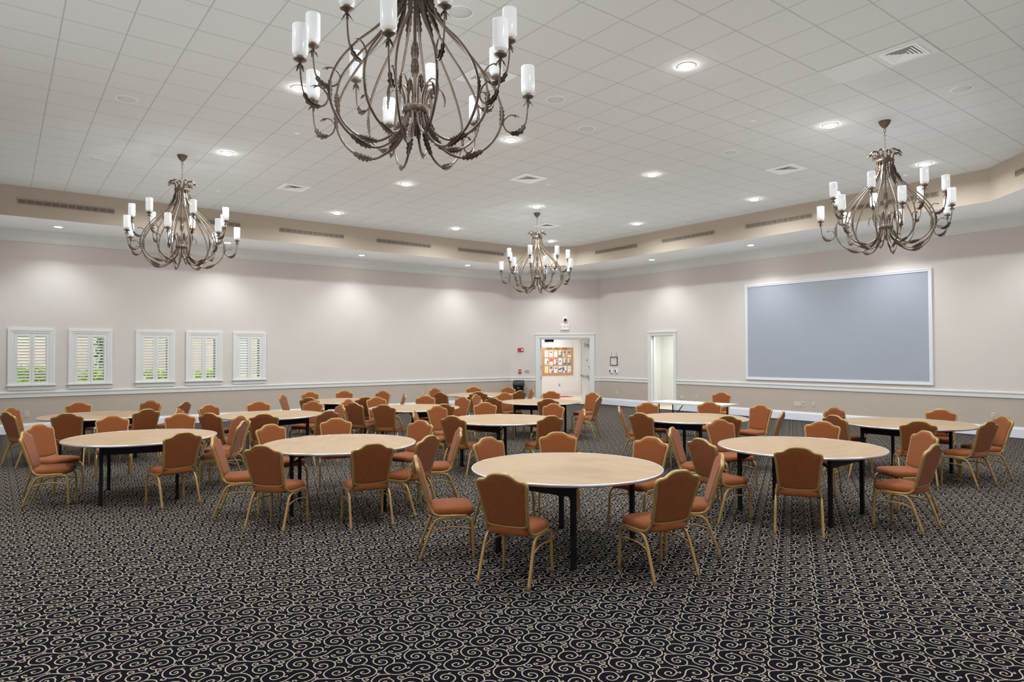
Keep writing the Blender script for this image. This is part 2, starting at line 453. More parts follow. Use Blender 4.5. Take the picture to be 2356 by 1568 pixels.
def inset(poly, d):
    out = []; N = len(poly)
    for i in range(N):
        p0, p1, p2 = (Vector(poly[(i + q) % N]) for q in (-1, 0, 1))
        a = (p1 - p0).normalized(); b = (p2 - p1).normalized()
        na = Vector((a.y, -a.x)); nb = Vector((b.y, -b.x)); m = (na + nb) / (1 + na.dot(nb))
        out.append((p1.x + m.x * d, p1.y + m.y * d))
    return out

def ribbon_unit(sub, width, every=1):
    V = []; Q = []
    for c in SCROLL:
        p = np.array(cat_rom(c, sub)) / 1000.0
        if every > 1:
            keep = list(range(0, len(p), every))
            if keep[-1] != len(p) - 1: keep.append(len(p) - 1)
            p = p[keep]
        t = np.gradient(p, axis=0); t /= np.linalg.norm(t, axis=1)[:, None] + 1e-9
        n = np.stack([-t[:, 1], t[:, 0]], 1)
        w = np.full(len(p), width / 2); w[0] *= .75; w[-1] *= .75
        b = len(V)
        for i in range(len(p)): V.append(p[i] - n[i] * w[i]); V.append(p[i] + n[i] * w[i])
        for i in range(len(p) - 1): Q.append((b + 2 * i, b + 2 * i + 2, b + 2 * i + 3, b + 2 * i + 1))
    return np.array(V), np.array(Q)

def make_floor():
    inner = inset(P_, .24)
    nrm = []
    for i in range(len(inner)):
        a = Vector(inner[i]); b = Vector(inner[(i + 1) % len(inner)]); d = (b - a).normalized(); nrm.append((a, Vector((d.y, -d.x))))
    cells = {0: [], 1: [], 2: []}
    for i in range(-75, 40):
        for j in range(-25, 60):
            c = ORG + A1 * i + A2 * j
            if any((Vector(c) - a).dot(n) < .12 for a, n in nrm): continue
            dep = c[0] * F.x + c[1] * F.y; lat = c[0] * RT0.x + c[1] * RT0.y
            if dep < .9 or abs(lat) > dep * .86 + 1.6: continue
            cells[0 if dep < 6 else 1 if dep < 11 else 2].append(c)
    VV = [np.array([(*p, -.0025) for p in P_] + [(*p, -.002) for p in inner])]; loops = []; sizes = []; mi = []
    n = len(P_)
    loops += list(range(n))[::-1]; sizes.append(n); mi.append(1)
    loops += list(range(n, 2 * n))[::-1]; sizes.append(n); mi.append(0)
    base = 2 * n; LL = [np.array(loops)]
    for lod, (sub, every, wd) in {0: (3, 1, .0075), 1: (1, 1, .0077), 2: (1, 2, .0080)}.items():
        uv, uq = ribbon_unit(sub, wd, every)
        cs = np.array(cells[lod])
        if not len(cs): continue
        v = (uv[None] + cs[:, None]).reshape(-1, 2)
        VV.append(np.concatenate([v, np.zeros((len(v), 1))], 1))
        q = (uq[None] + (np.arange(len(cs)) * len(uv))[:, None, None]).reshape(-1, 4) + base
        LL.append(q.reshape(-1)); sizes += [4] * len(q); mi += [2] * len(q)
        base += len(v)
    V = np.concatenate(VV).astype(np.float32); L = np.concatenate(LL).astype(np.int32); S = np.array(sizes, np.int32)
    me = bpy.data.meshes.new('floor')
    me.vertices.add(len(V)); me.vertices.foreach_set('co', V.reshape(-1))
    me.loops.add(len(L)); me.loops.foreach_set('vertex_index', L)
    me.polygons.add(len(S)); me.polygons.foreach_set('loop_start', np.concatenate([[0], np.cumsum(S)[:-1]]).astype(np.int32))
    for k in ('carpet', 'border', 'yarn'): me.materials.append(M[k])
    me.polygons.foreach_set('material_index', np.array(mi, np.int32))
    me.update(calc_edges=True); me.validate()
    o = bpy.data.objects.new('floor', me); C.objects.link(o)
    return structure(o)
make_floor()

# tray ceiling
def line_x(p, d, q, e):
    p, d, q, e = Vector(p), Vector(d), Vector(q), Vector(e)
    t = ((q - p).x * e.y - (q - p).y * e.x) / (d.x * e.y - d.y * e.x)
    return tuple(p + d * t)
LNS = [((-17.849, 0), (0, 1)), (tuple(CA - NA * 1.85), tuple(DA)), ((0, 15.596), (1, 0)), ((-4.676, 15.596), (.7071, -.7071)), ((-.2, 0), (0, -1)), ((0, -1.84), (-1, 0)), ((-17.42 + 1.3, -3.69 + 1.3), (-.676, .737))]
T_ = [line_x(*LNS[i - 1], *LNS[i]) for i in range(7)]
mb = MB(); mb.add([(x, y, CEIL_Z) for x, y in T_] + [(x, y, CEIL_Z + .06) for x, y in T_], [tuple(range(7)), tuple(range(7, 14))[::-1]], 'ceiling')
structure(mb.build('ceiling'))
mb = MB()
for i in range(7):
    j = (i + 1) % 7
    a, b, c, d = T_[i], T_[j], P_[j], P_[i]
    for z in (SOF_Z, SOF_Z + .05):
        mb.add([(*a, z), (*b, z), (*c, z), (*d, z)], [(0, 1, 2, 3)], 'soffit')
structure(mb.build('trim_1'))
mb = MB()
mb.sweep([(x, y) for x, y in T_], [(0, SOF_Z), (0, CEIL_Z), (-.05, CEIL_Z), (-.05, SOF_Z + .05)], 'fascia', closed=True)
structure(mb.build('trim_2'))
mb = MB()
CR = [(0, 4.566), (.018, 4.566), (.022, 4.60), (.032, 4.61), (.036, 4.65), (.06, 4.70), (.095, 4.735), (.10, 4.765), (.115, 4.775), (.118, 4.815), (.14, 4.83), (.145, 4.85), (0, 4.85)]
mb.sweep(P_, CR, 'trim', closed=True)
structure(mb.build('trim_3'))
def chamf(s, o=0): v = CA + DA * s + NA * o; return (v.x, v.y)
RAILP = [(0, .846), (.016, .846), (.022, .858), (.022, .93), (.034, .945), (.038, .976), (.03, .984), (0, .984)]
BASEP = [(0, 0), (.024, 0), (.024, .185), (.019, .192), (.019, .205), (.012, .225), (.012, .236), (0, .236)]
paths = [[(-19.673, -1.23), (-19.673, 15.034), chamf(.938)], [chamf(3.094), (-17.421, 17.486), (-15.165, 17.486)], [(-13.968, 17.486), P_[3], P_[4], P_[5], P_[6], P_[0]]]
for i, (nm, prof, k) in enumerate((('trim_4', RAILP, 'trim'), ('baseboard_left', BASEP, 'base'))):
    for q, p in enumerate(paths):
        mb = MB(); mb.sweep(p, prof, k)
        structure(mb.build(('trim_%d' % (4 + q)) if i == 0 else ['baseboard_left', 'baseboard_door', 'baseboard_far'][q]))

# ------------------------------------------------------------------ shuttered windows
def window(idx, y0, y1, tilts):
    X = -19.673
    root = empty('window_%d' % idx, (X, (y0 + y1) / 2, 1.14)); structure(root)
    w = (y1 - y0) / 2; mb = MB()
    z0, z1 = 0.0, 1.352
    for a, b, dp in ((0, .055, .034), (.055, .10, .026), (.10, .125, .018)):
        mb.box((0, -w + a, z0), (dp, -w + b, z1 - b), 'trim'); mb.box((0, w - b, z0), (dp, w - a, z1 - b), 'trim')
        mb.box((0, -w + a, z1 - b), (dp, w - a, z1 - a), 'trim')
    mb.build('casing', root)
    mb = MB(); mb.box((0, -w - .02, -.018), (.065, w + .02, .008), 'trim'); mb.box((0, -w, -.115), (.022, w, -.018), 'trim')
    mb.build('sill', root)
    mb = MB(); mb.box((-.2, -w + .165, .055), (-.001, -w + .185, 1.205), 'trim'); mb.box((-.2, w - .185, .055), (-.001, w - .165, 1.205), 'trim')
    mb.box((-.2, -w + .165, 1.19), (-.001, w - .165, 1.205), 'trim'); mb.box((-.2, -w + .165, .055), (-.001, w - .165, .075), 'trim')
    mb.box((-.19, -.02, .075), (-.165, .02, 1.19), 'trim')
    mb.build('frame', root)
    mb = MB(); mb.box((-.180, -w + .185, .075), (-.176, w - .185, 1.19), 'glass'); mb.build('pane', root)
    iw = w - .125
    for q, (a, b) in enumerate(((-iw, 0), (0, iw))):
        mb = MB(); st = .055; lo = .145; hi = 1.165
        mb.box((-.012, a + .002, .01), (.016, a + st, 1.25), 'trim'); mb.box((-.012, b - st, .01), (.016, b - .002, 1.25), 'trim')
        mb.box((-.012, a + st, .01), (.016, b - st, lo - .06), 'trim'); mb.box((-.012, a + st, hi), (.016, b - st, 1.25), 'trim')
        sp = mb.build('shutter_panel', root)
        mb = MB(); n = 15; t = R(tilts[q]); hw = .034
        for i in range(n):
            zc = lo - .03 + (i + .5) * (hi - lo + .05) / n
            cx, cz = math.cos(t) * hw, math.sin(t) * hw
            mb.bar((-.002 - cx, 0, zc - cz), (-.002 + cx, 0, zc + cz), b - a - 2 * st - .004, .008, 'trim', up=(0, 0, 1))
            for v in range(len(mb.v) - 8, len(mb.v)): mb.v[v] = (mb.v[v][0], mb.v[v][1] + (a + b) / 2, mb.v[v][2])
        mb.build('louvers', sp)
for i, (y0, y1) in enumerate(WINS):
    window(i + 1, y0, y1, [(-36, -36), (-36, -26), (-36, -38), (-32, -28), (-64, -38)][i])

# outdoors beyond the shutters
mb = MB(); mb.box((-34, -12, -.3), (-19.9, 22, -.02), 'outground'); structure(mb.build('floor_outside'))
mb = MB(); mb.box((-24.6, -9, -.05), (-24.2, 9.5, 4.2), 'outwall'); structure(mb.build('wall_outside'))
def shrub(name, label, cx, cy, rx, ry, h, n, k, seed, cat='shrub', z0=.0):
    rnd = random.Random(seed); mb = MB()
    for _ in range(n):
        a = rnd.uniform(0, 6.283); q = rnd.random() ** .4; zz = z0 + rnd.random() ** .75 * h
        f = 1 - .35 * ((zz - z0) / h) ** 3
        p = (cx + math.cos(a) * rx * q * f, cy + math.sin(a) * ry * q * f, zz)
        d = (rnd.uniform(-1, 1), rnd.uniform(-1, 1), rnd.uniform(-.2, 1.0))
        mb.leaf(p, d, (rnd.uniform(-1, 1), rnd.uniform(-1, 1), 1.2), rnd.uniform(.10, .17), rnd.uniform(.05, .08), k, .6, 4)
    mb.tube([(cx, cy, -.02), (cx, cy, z0 + h * .6)], .03, 'brown', 6)
    return tag(mb.build(name), label, cat, None)
shrub('shrub', 'yellow-green leafy shrub outside the leftmost shuttered window', -21.6, .55, .5, .75, 1.52, 2600, 'leaf', 1)
shrub('shrub', 'yellow-green leafy shrub outside the second shuttered window from the left', -21.6, 2.2, .5, .6, 1.40, 1900, 'leaf', 2)
shrub('tree', 'darker green small tree outside the right half of the second window', -22.9, 2.75, .5, .55, 3.0, 3000, 'leaf2', 3, 'tree')
shrub('shrub', 'low green shrub outside the middle shuttered window', -21.6, 3.6, .45, .5, 1.40, 1300, 'leaf', 4)
shrub('shrub', 'low green shrub outside the fourth shuttered window from the left', -21.6, 5.2, .45, .75, 1.40, 1700, 'leaf', 5)

# ------------------------------------------------------------------ doors
def casing(mb, s0, s1, top, w, prof=((0, .05, .03), (.05, .10, .036), (.10, 1, .022))):
    for a, b, dp in prof:
        b = min(b, w)
        mb.box((s0 - w + a, -dp, 0), (s0 - w + b, 0, top + w - b), 'trim'); mb.box((s1 + w - b, -dp, 0), (s1 + w - a, 0, top + w - b), 'trim')
        mb.box((s0 - w + a, -dp, top + w - b), (s1 + w - a, 0, top + w - a), 'trim')
    mb.box((s0 - w - .012, -.05, top + w), (s1 + w + .012, 0, top + w + .02), 'trim')

d1 = empty('door_1', (CA.x, CA.y, 0), math.atan2(DA.y, DA.x)); structure(d1)
mb = MB(); casing(mb, D1[0], D1[1], D1[3], .15); mb.build('casing', d1)
mb = MB()
for s in (D1[0], D1[1] - .025): mb.box((s, -.002, 0), (s + .025, .2, D1[3]), 'trim')
mb.box((D1[0], -.002, D1[3] - .025), (D1[1], .2, D1[3]), 'trim')
mb.build('jamb', d1)
def door_leaf(hinge, ang, width, side):
    lf = MB(); lf.box((0, -.022, .01), (width, .022, D1[3] - .03), 'door')
    o = lf.build('leaf', d1); o.location = (hinge, .19, 0); o.rotation_euler = (0, 0, ang)
    for z in (.25, .95, 1.35, 2.12):
        h = MB(); h.box((-.028, -.03, z - .055), (.012, .03, z + .055), 'steel'); h.build('hinge', o)
    return o
L1 = door_leaf(D1[0] + .03, R(91.0), .88, 1)
mb = MB(); mb.lathe([(.03, 0), (.03, .02), (.014, .03), (.014, .06)], 'steel', n=12)
for i, v in enumerate(mb.v): mb.v[i] = (.815 + v[0], -.022 - v[2], 1.02 + v[1])
mb.tube([(.815, -.075, 1.02), (.76, -.08, 1.02), (.70, -.078, 1.015)], .011, 'steel', 8)
mb.box((.878, -.024, .96), (.884, .024, 1.09), 'steel'); mb.box((.80, -.03, 1.08), (.84, -.022, 1.14), 'steel')
mb.build('handle', L1)
L2 = door_leaf(D1[1] - .03, R(106), .88, -1)
mb = MB(); mb.box((.08, .022, .985), (.82, .065, 1.03), 'steel'); mb.box((.03, .022, .97), (.09, .085, 1.05), 'steel'); mb.box((.80, .022, .97), (.86, .085, 1.05), 'steel')
mb.build('push_bar', L2)
mb = MB(); mb.box((.06, .022, 2.12), (.40, .075, 2.20), 'steel'); mb.bar((.22, .05, 2.21), (.02, .20, 2.22), .025, .012, 'steel')
mb.build('door_closer', L2)
mb = MB(); mb.box((.12, .022, 1.58), (.16, .07, 1.62), 'steel'); mb.bar((.14, .06, 1.6), (.05, .09, 1.6), .02, .02, 'steel'); mb.build('door_stop', L2)
cl = MB(); cl.box((D1[0] + .18, .12, D1[3] - .115), (D1[0] + .52, .19, D1[3] - .025), 'dark'); cl.bar((D1[0] + .36, .19, D1[3] - .11), (D1[0] + .05, .62, D1[3] - .16), .022, .01, 'steel')
cl.build('door_closer', d1)

d2 = empty('door_2', (-17.421, 17.486, 0), 0); structure(d2)
mb = MB(); casing(mb, D2[0], D2[1], D2[3], .11, ((0, .04, .034), (.04, .08, .026), (.08, 1, .02))); mb.build('casing', d2)
mb = MB()
for s in (D2[0], D2[1] - .02): mb.box((s, -.002, 0), (s + .02, .2, D2[3]), 'trim')
mb.box((D2[0], -.002, D2[3] - .02), (D2[1], .2, D2[3]), 'trim'); mb.box((D2[0] + .02, .10, 0), (D2[0] + .05, .14, D2[3] - .02), 'trim')
mb.build('jamb', d2)
mb = MB(); mb.box((D2[1] - .03, .05, .98), (D2[1] - .016, .12, 1.32), 'greyplate'); mb.build('strike_plate', d2)

# corridor beyond the double door
KA = Vector((-22.675, 19.124)); KB = Vector((-22.193, 20.901)); KD = (KB - KA).normalized(); KN = Vector((-KD.y, KD.x))
def kpt(s, o, z): v = KA + KD * s + KN * o; return (v.x, v.y, z)
kx = Matrix(((KD.x, KN.x, 0, KA.x), (KD.y, KN.y, 0, KA.y), (0, 0, 1, 0), (0, 0, 0, 1)))
mb = MB(); mb.xf = kx; mb.box((-2.6, 0, 0), (1.90, .15, 2.9), 'corrwall'); mb.box((-2.6, -.02, 0), (1.90, 0, .15), 'trim'); mb.box((1.80, -.03, 0), (1.93, .0, 2.6), 'trim')
structure(mb.build('wall_corridor'))
mb = MB(); mb.xf = kx; mb.box((1.75, 1.2, 0), (6.0, 1.35, 2.9), 'corrwall'); mb.box((1.75, .15, 0), (1.90, 1.2, 2.9), 'corrwall'); structure(mb.build('wall_corridor_right'))
mb = MB(); mb.xf = kx; mb.box((-2.8, -3.9, 0), (-2.65, .15, 2.9), 'corrwall'); structure(mb.build('wall_corridor_left'))
mb = MB(); a_, b_, c_, d_ = chamf(5.35, .2), chamf(5.5, .2), chamf(5.5, 8.5), chamf(5.35, 8.5)
mb.add([(*q, z) for z in (0, 2.9) for q in (a_, b_, c_, d_)], [(0, 3, 2, 1), (4, 5, 6, 7), (0, 1, 5, 4), (1, 2, 6, 5), (2, 3, 7, 6), (3, 0, 4, 7)], 'corrwall'); structure(mb.build('wall_corridor_end'))
# corridor floor starts at the threshold
mb = MB()
fl = [chamf(-1.2, .2), chamf(5.5, .2), chamf(5.5, 8.5), chamf(-1.8, 8.5)]
mb.add([(x, y, -.001) for x, y in fl] + [(x, y, -.05) for x, y in fl], [(0, 1, 2, 3), (7, 6, 5, 4)], 'tile')
th = [chamf(D1[0], 0), chamf(D1[1], 0), chamf(D1[1], .2), chamf(D1[0], .2)]
mb.add([(x, y, .001) for x, y in th], [(0, 1, 2, 3)], 'tile')
structure(mb.build('floor_corridor'))
mb = MB(); mb.add([(x, y, 2.9) for x, y in fl] + [(x, y, 3.0) for x, y in fl], [(3, 2, 1, 0), (4, 5, 6, 7)], 'soffit'); structure(mb.build('ceiling_corridor'))
for s, o, w in ((2.0, 2.2, 40), (1.6, 4.2, 34), (3.9, 3.6, 25)):
    p = chamf(s, o); lamp('corridor_lamp', 'AREA', (p[0], p[1], 2.85), w, (.93, .965, 1), .8, (0, 0, 0))
# small room beyond the single doorway
mb = MB(); mb.box((-16.1, 19.25, 0), (-13.2, 19.4, 2.8), 'door'); mb.box((-16.1, 19.23, 0), (-13.2, 19.25, .10), 'trim'); structure(mb.build('wall_closet'))
mb = MB(); mb.box((-16.25, 17.69, 0), (-16.1, 19.4, 2.8), 'corrwall'); structure(mb.build('wall_closet_left'))
mb = MB(); mb.box((-13.35, 17.69, 0), (-13.2, 19.4, 2.8), 'corrwall'); structure(mb.build('wall_closet_right'))
mb = MB(); mb.box((-16.25, 17.69, 2.75), (-13.2, 19.4, 2.85), 'soffit'); structure(mb.build('ceiling_closet'))
mb = MB(); mb.box((-16.25, 17.60, -.05), (-13.2, 19.4, -.001), 'tile'); mb.box((-15.05, 17.486, -.03), (-14.075, 17.61, .001), 'tile'); structure(mb.build('floor_closet'))
lamp('closet_lamp', 'AREA', (-14.6, 18.2, 2.70), 40, (.93, 1, .98), .7, (0, 0, 0))

# ------------------------------------------------------------------ banquet chair
def lean(s, x=0.0, off=0.0):
    """point of the tilted back: s along the back, off forward of it"""
    return (x, -.165 - .292 * s + .956 * off, .47 + .956 * s + .292 * off)
HALF = [(0, -.012), (.07, -.010), (.13, -.006), (.170, .004), (.190, .022), (.198, .055), (.203, .12), (.209, .20), (.216, .28), (.2245, .330), (.2285, .356), (.2265, .380),
        (.2155, .399), (.198, .4095), (.177, .412), (.156, .4145), (.138, .421), (.118, .437), (.097, .453), (.073, .464), (.040, .470), (0, .4715)]
OUT = HALF + [(-x, s) for x, s in HALF[-2:0:-1]]
def inset_out(d):
    n = len(OUT); res = []
    for i in range(n):
        a, b = np.array(OUT[i - 1]), np.array(OUT[(i + 1) % n]); t = (b - a) / np.linalg.norm(b - a)
        res.append((OUT[i][0] - t[1] * d, OUT[i][1] + t[0] * d))
    return res

def chair_meshes():
    ms = {}
    # seat cushion: rounded trapezoid, wider in front
    mb = MB(); N = 40
    def ring(sc, z, crown=0.0):
        pts = []
        for j in range(N):
            a = 2 * math.pi * j / N; c, s = math.cos(a), math.sin(a); e = .42
            x = math.copysign(abs(c) ** e, c); y = math.copysign(abs(s) ** e, s)
            wy = .213 * sc * y + .022
            hw = (.207 + .020 * (y + 1) / 2) * sc
            pts.append((hw * x, wy, z + crown * (1 - sc)))
        return pts
    mb.loft([ring(.90, .404), ring(.965, .408), ring(1.0, .422), ring(1.005, .442), ring(.985, .460), ring(.93, .472), ring(.82, .480), ring(.55, .4855), ring(.2, .487)], 'fabric')
    ms['seat'] = mb.mesh('seat')
    mb = MB(); rings = []
    base = inset_out(.034)
    def dome(k, off): return [lean(.225 + (q - .225) * k, x * k, off) for x, q in base]
    for k, off in ((.06, -.0165), (.5, -.0165), (.9, -.0165)): rings.append(dome(k, off))
    for ins, off in ((.034, -.0165), (.020, -.012), (.016, -.004), (.016, .006), (.021, .018), (.034, .026)):
        rings.append([lean(q, x, off) for x, q in inset_out(ins)])
    for k, off in ((.9, .026), (.5, .026), (.06, .026)): rings.append(dome(k, off))
    mb.loft(rings, 'fabric')
    ms['backrest'] = mb.mesh('backrest')
    mb = MB()
    loop = [lean(s, x, 0) for x, s in inset_out(.0135)]
    mb.tube(loop, .0165, 'gold', 8, closed=True, up=(0, .956, .292), sq=(1.0, .9))
    for sx in (-1, 1):
        tail = [lean(.06, sx * .186), lean(.0, sx * .187), (sx * .190, -.153, .448), (sx * .196, -.128, .422), (sx * .203, -.090, .408), (sx * .210, -.03, .4035), (sx * .214, .08, .405), (sx * .212, .16, .404)]
        mb.tube(cat_rom(tail, 3), .0135, 'gold', 8, up=(1, 0, 0))
    ms['back_frame'] = mb.mesh('back_frame')
    def leg(sx, front):
        mb = MB()
        if front:
            p = [(sx * .224, .222, .012), (sx * .222, .219, .15), (sx * .219, .214, .30), (sx * .217, .207, .345), (sx * .215, .188, .376), (sx * .213, .155, .388), (sx * .211, .08, .388), (sx * .210, .03, .387)]
        else:
            p = [(sx * .223, -.262, .012), (sx * .221, -.215, .14), (sx * .217, -.158, .29), (sx * .215, -.137, .335), (sx * .213, -.112, .368), (sx * .211, -.075, .383), (sx * .210, -.02, .387), (sx * .210, .03, .387)]
        mb.tube(cat_rom(p, 3), .0125, 'gold', 8, up=(1, 0, 0), sq=(1.0, 1.0))
        return mb.mesh('leg')
    for sx in (-1, 1):
        for fr in (True, False): ms[('leg', sx, fr)] = leg(sx, fr)
        mb = MB()
        p = [(sx * .219, -.176, .245), (sx * .218, -.14, .276), (sx * .217, -.06, .300), (sx * .217, .05, .306), (sx * .218, .14, .298), (sx * .219, .214, .285)]
        mb.tube(cat_rom(p, 3), .008, 'gold', 6, up=(1, 0, 0)); ms[('stretcher', sx)] = mb.mesh('stretcher')
        for fr, y in ((True, .222), (False, -.263)):
            mb = MB(); mb.lathe([(.0125, 0), (.0135, .010), (.0125, .016)], 'glide', (sx * .224, y, 0), 10); ms[('glide', sx, fr)] = mb.mesh('glide')
    return ms

CM = chair_meshes()
def link(name, me, parent):
    o = bpy.data.objects.new(name, me); C.objects.link(o); o.parent = parent; return o
def make_chair():
    r = empty('banquet_chair')
    link('seat', CM['seat'], r); link('backrest', CM['backrest'], r); link('back_frame', CM['back_frame'], r)
    for sx in (-1, 1):
        for fr in (True, False):
            lg = link('leg', CM[('leg', sx, fr)], r); link('glide', CM[('glide', sx, fr)], lg)
        link('stretcher', CM[('stretcher', sx)], r)
    return r

CH = '''T1 a -5.29 3.31 60;T1 b -4.36 3.39 117;T1 c -3.73 4.39 169;T1 d -3.97 5.14 221;T1 e -4.94 5.51 279;T1 f -5.77 5.1 320;T1 g -5.83 4.38 6;T2 a -8.06 2.23 66;T2 b -7.25 2.39 129;T2 c -6.76 3.19 168;T2 d -7.0 3.79 204;T2 e -7.26 4.38 244;T2 f -8.19 4.47 290;T2 g -9.07 3.81 338;T2 h -8.82 2.97 16;T3 a -5.21 6.88 26;T3 b -4.51 6.4 79;T3 c -3.69 6.56 120;T3 d -5.42 7.95 339;T3 e -4.57 8.65 288;T3 f -3.47 8.51 237;T3 g -3.08 7.58 181;T4 a -11.63 1.37 356;T4 b -11.42 2.22 343;T4 c -10.92 0.61 40;T4 d -10.07 0.53 75;T4 e -9.25 1.69 192;T4 f -10.5 2.67 290;T4 g -9.96 2.36 240;T5 a -14.88 0.4 56;T5 b -13.96 0.37 115;T5 c -15.47 1.26 1;T5 d -15.18 2.29 318;T5 e -13.23 0.95 165;T5 f -13.42 1.89 195;T5 g -14.78 2.74 229;T6 a -12.62 2.73 60;T6 b -13.16 3.24 25;T6 c -11.66 2.93 125;T6 d -13.37 4.05 348;T6 e -11.06 3.44 158;T6 f -10.97 4.28 193;T6 g -12.89 4.79 310;T6 h -11.88 4.72 268;T11 a -15.48 5.48 53;T11 b -16.08 6.19 2;T11 c -14.40 5.55 135;T11 d -15.98 6.93 337;T11 e -13.94 6.41 170;T11 f -15.39 7.53 298;T11 g -14.35 7.44 247;T10 a -12.88 5.89 25;T10 b -12.28 5.72 115;T10 c -13.09 6.5 354;T10 d -11.5 5.9 135;T10 e -12.9 7.46 325;T10 f -11.13 6.66 172;T10 g -12.13 7.75 284;T10 h -11.35 7.56 239;T13 a -14.78 8.84 62;T13 b -15.58 9.56 15;T13 c -14.15 8.86 107;T13 d -13.83 9.56 144;T13 e -15.42 10.55 331;T13 f -14.85 11.01 294;T13 g -13.61 10.46 184;T13 h -14.07 11.14 242;T7 a -9.61 5.7 54;T7 b -10.15 6.32 6;T7 c -8.71 5.77 115;T7 d -10.29 7.28 328;T7 e -9.34 7.98 292;T7 f -7.94 6.68 168;T7 g -8.37 7.58 236;T12 a -12.51 8.88 30;T12 b -11.68 8.65 110;T12 c -12.64 9.67 356;T12 d -12.42 10.74 317;T12 e -10.89 9.31 140;T12 f -11.52 11.03 273;T12 g -10.6 10.2 210;T8 a -8.27 9.63 330;T8 b -7.78 8.96 40;T8 c -7.14 8.4 97;T8 d -7.7 10.54 300;T8 e -6.82 10.6 268;T8 f -6.09 9.8 201;T8 g -6.19 8.79 144;T9 a -5.33 11.17 341;T9 b -4.93 10.23 74;T9 c -4.38 11.93 282;T9 d -3.69 10.8 169;T9 e -3.69 11.4 228;T9 f -4.03 10.24 122;RT a -9.5 13.41 290'''
TB = {'T1': (-4.794, 4.341, 14), 'T2': (-7.79, 3.33, 154), 'T3': (-4.148, 7.415, 94), 'T4': (-10.078, 1.521, 79), 'T5': (-14.121, 1.42, 105), 'T6': (-12.26, 3.897, 105), 'T7': (-8.935, 6.652, 10),
      'T8': (-7.09, 9.264, 10), 'T9': (-4.46, 11.07, 0), 'T10': (-11.969, 6.696, 97), 'T11': (-14.816, 6.433, 70), 'T12': (-11.628, 9.747, 30), 'T13': (-14.649, 10.193, 50)}
TD = {'T1': 'the frontmost table', 'T2': 'the table left of the frontmost', 'T3': 'the right foreground table', 'T4': 'the left foreground table',
      'T5': 'the leftmost rear table', 'T6': 'the second rear table from left', 'T7': 'the centre table', 'T8': 'the table before the white table',
      'T9': 'the rightmost rear table', 'T10': 'the rear table left of centre', 'T11': 'the far window-wall table', 'T12': 'the table before the double door',
      'T13': 'the farthest table by the bin'}
proto = None; used = {}; CHAIRS = []
for ent in CH.split(';'):
    t, k, x, y, a = ent.split(); x, y, a = float(x), float(y), float(a)
    if t != 'RT':
        q = math.hypot(x - TB[t][0], y - TB[t][1])
        if q < .97: x, y = TB[t][0] + (x - TB[t][0]) * .97 / q, TB[t][1] + (y - TB[t][1]) * .97 / q
    view = math.degrees(math.atan2(y, x)); phi = (view - a + 180) % 360 - 180
    st = 'seen from behind' if abs(phi) < 62 else ('side-on facing right' if 0 < phi < 122 else 'side-on facing left' if -122 < phi < 0 else 'seen from the front')
    if t == 'RT':
        lab = 'rust banquet chair standing behind the white folding table by the wall'
    else:
        dx, dy = x - TB[t][0], y - TB[t][1]; rel = math.degrees(math.atan2(dy, dx)) - view     # 0 = far side, 180 = near side
        rel = (rel + 180) % 360 - 180
        sec = ['far side', 'far left', 'left side', 'near left', 'near side', 'near right', 'right side', 'far right'][int(((rel + 22.5) % 360) // 45)]
        lab = 'rust chair %s, %s of %s' % (st, sec, TD[t])
    CHAIRS.append((lab, t, x, y, a))
cnt = {}
for c in CHAIRS: cnt[c[0]] = cnt.get(c[0], 0) + 1
for i, (lab, t, x, y, a) in enumerate(CHAIRS):
    if cnt[lab] > 1:
        same = [c for c in CHAIRS if c[0] == lab]
        lat = lambda c: (c[2] * RT0.x + c[3] * RT0.y) / (c[2] * F.x + c[3] * F.y)
        order = sorted(same, key=lat).index(CHAIRS[i])
        word = {2: ['left', 'right'], 3: ['left', 'middle', 'right']}[len(same)][order]
        lab2 = lab.replace('rust chair', '%s of %s chairs' % (word, {2: 'two', 3: 'three'}[len(same)])).replace('side-on facing', 'facing').replace('seen from', 'from')
    else: lab2 = lab
    o = make_chair() if proto is None else copy_tree(proto)
    if proto is None: proto = o
    o.location = (x, y, 0); o.rotation_euler = (0, 0, R(a - 90))
    tag(o, lab2, 'chair', 'rust and gold banquet chairs')

# ------------------------------------------------------------------ round folding tables
def make_round_table():
    r = empty('round_table'); Rr = .914; n = 72
    mb = MB(); mb.lathe([(Rr - .008, .747), (Rr - .008, .766)], 'ply', n=n, smooth=False); mb.build('tabletop', r)
    mb = MB(); mb.lathe([(Rr - .010, .744), (Rr - .002, .743), (Rr + .002, .748), (Rr + .002, .764), (Rr - .002, .7685), (Rr - .012, .7690), (Rr - .012, .7665)], 'alu', n=n)
    mb.f = mb.f[:-2]; mb.mi = mb.mi[:-2]; mb.sm = mb.sm[:-2]
    mb.build('edge_band', r)
    hx, hy = .42, .525
    for sy in (-1, 1):
        mb = MB(); mb.box((-hx - .02, sy * hy - .008, .615), (hx + .02, sy * hy + .008, .735), 'black'); mb.box((-.62, sy * hy - .03, .727), (.62, sy * hy + .03, .746), 'black'); mb.build('apron', r)
        for sx in (-1, 1):
            mb = MB(); mb.box((sx * hx - .020, sy * hy - .020, .004), (sx * hx + .020, sy * hy + .020, .727), 'black')
            mb.box((sx * hx - .023, sy * hy - .023, 0), (sx * hx + .023, sy * hy + .023, .03), 'black'); mb.build('leg', r)
        for sx in (-1, 1):
            mb = MB(); mb.bar((sx * (hx - .05), sy * (hy - .012), .60), (sx * (hx - .05), sy * (hy - .24), .738), .025, .006, 'black', up=(1, 0, 0))
            mb.build('brace', r)
    return r
tp = None
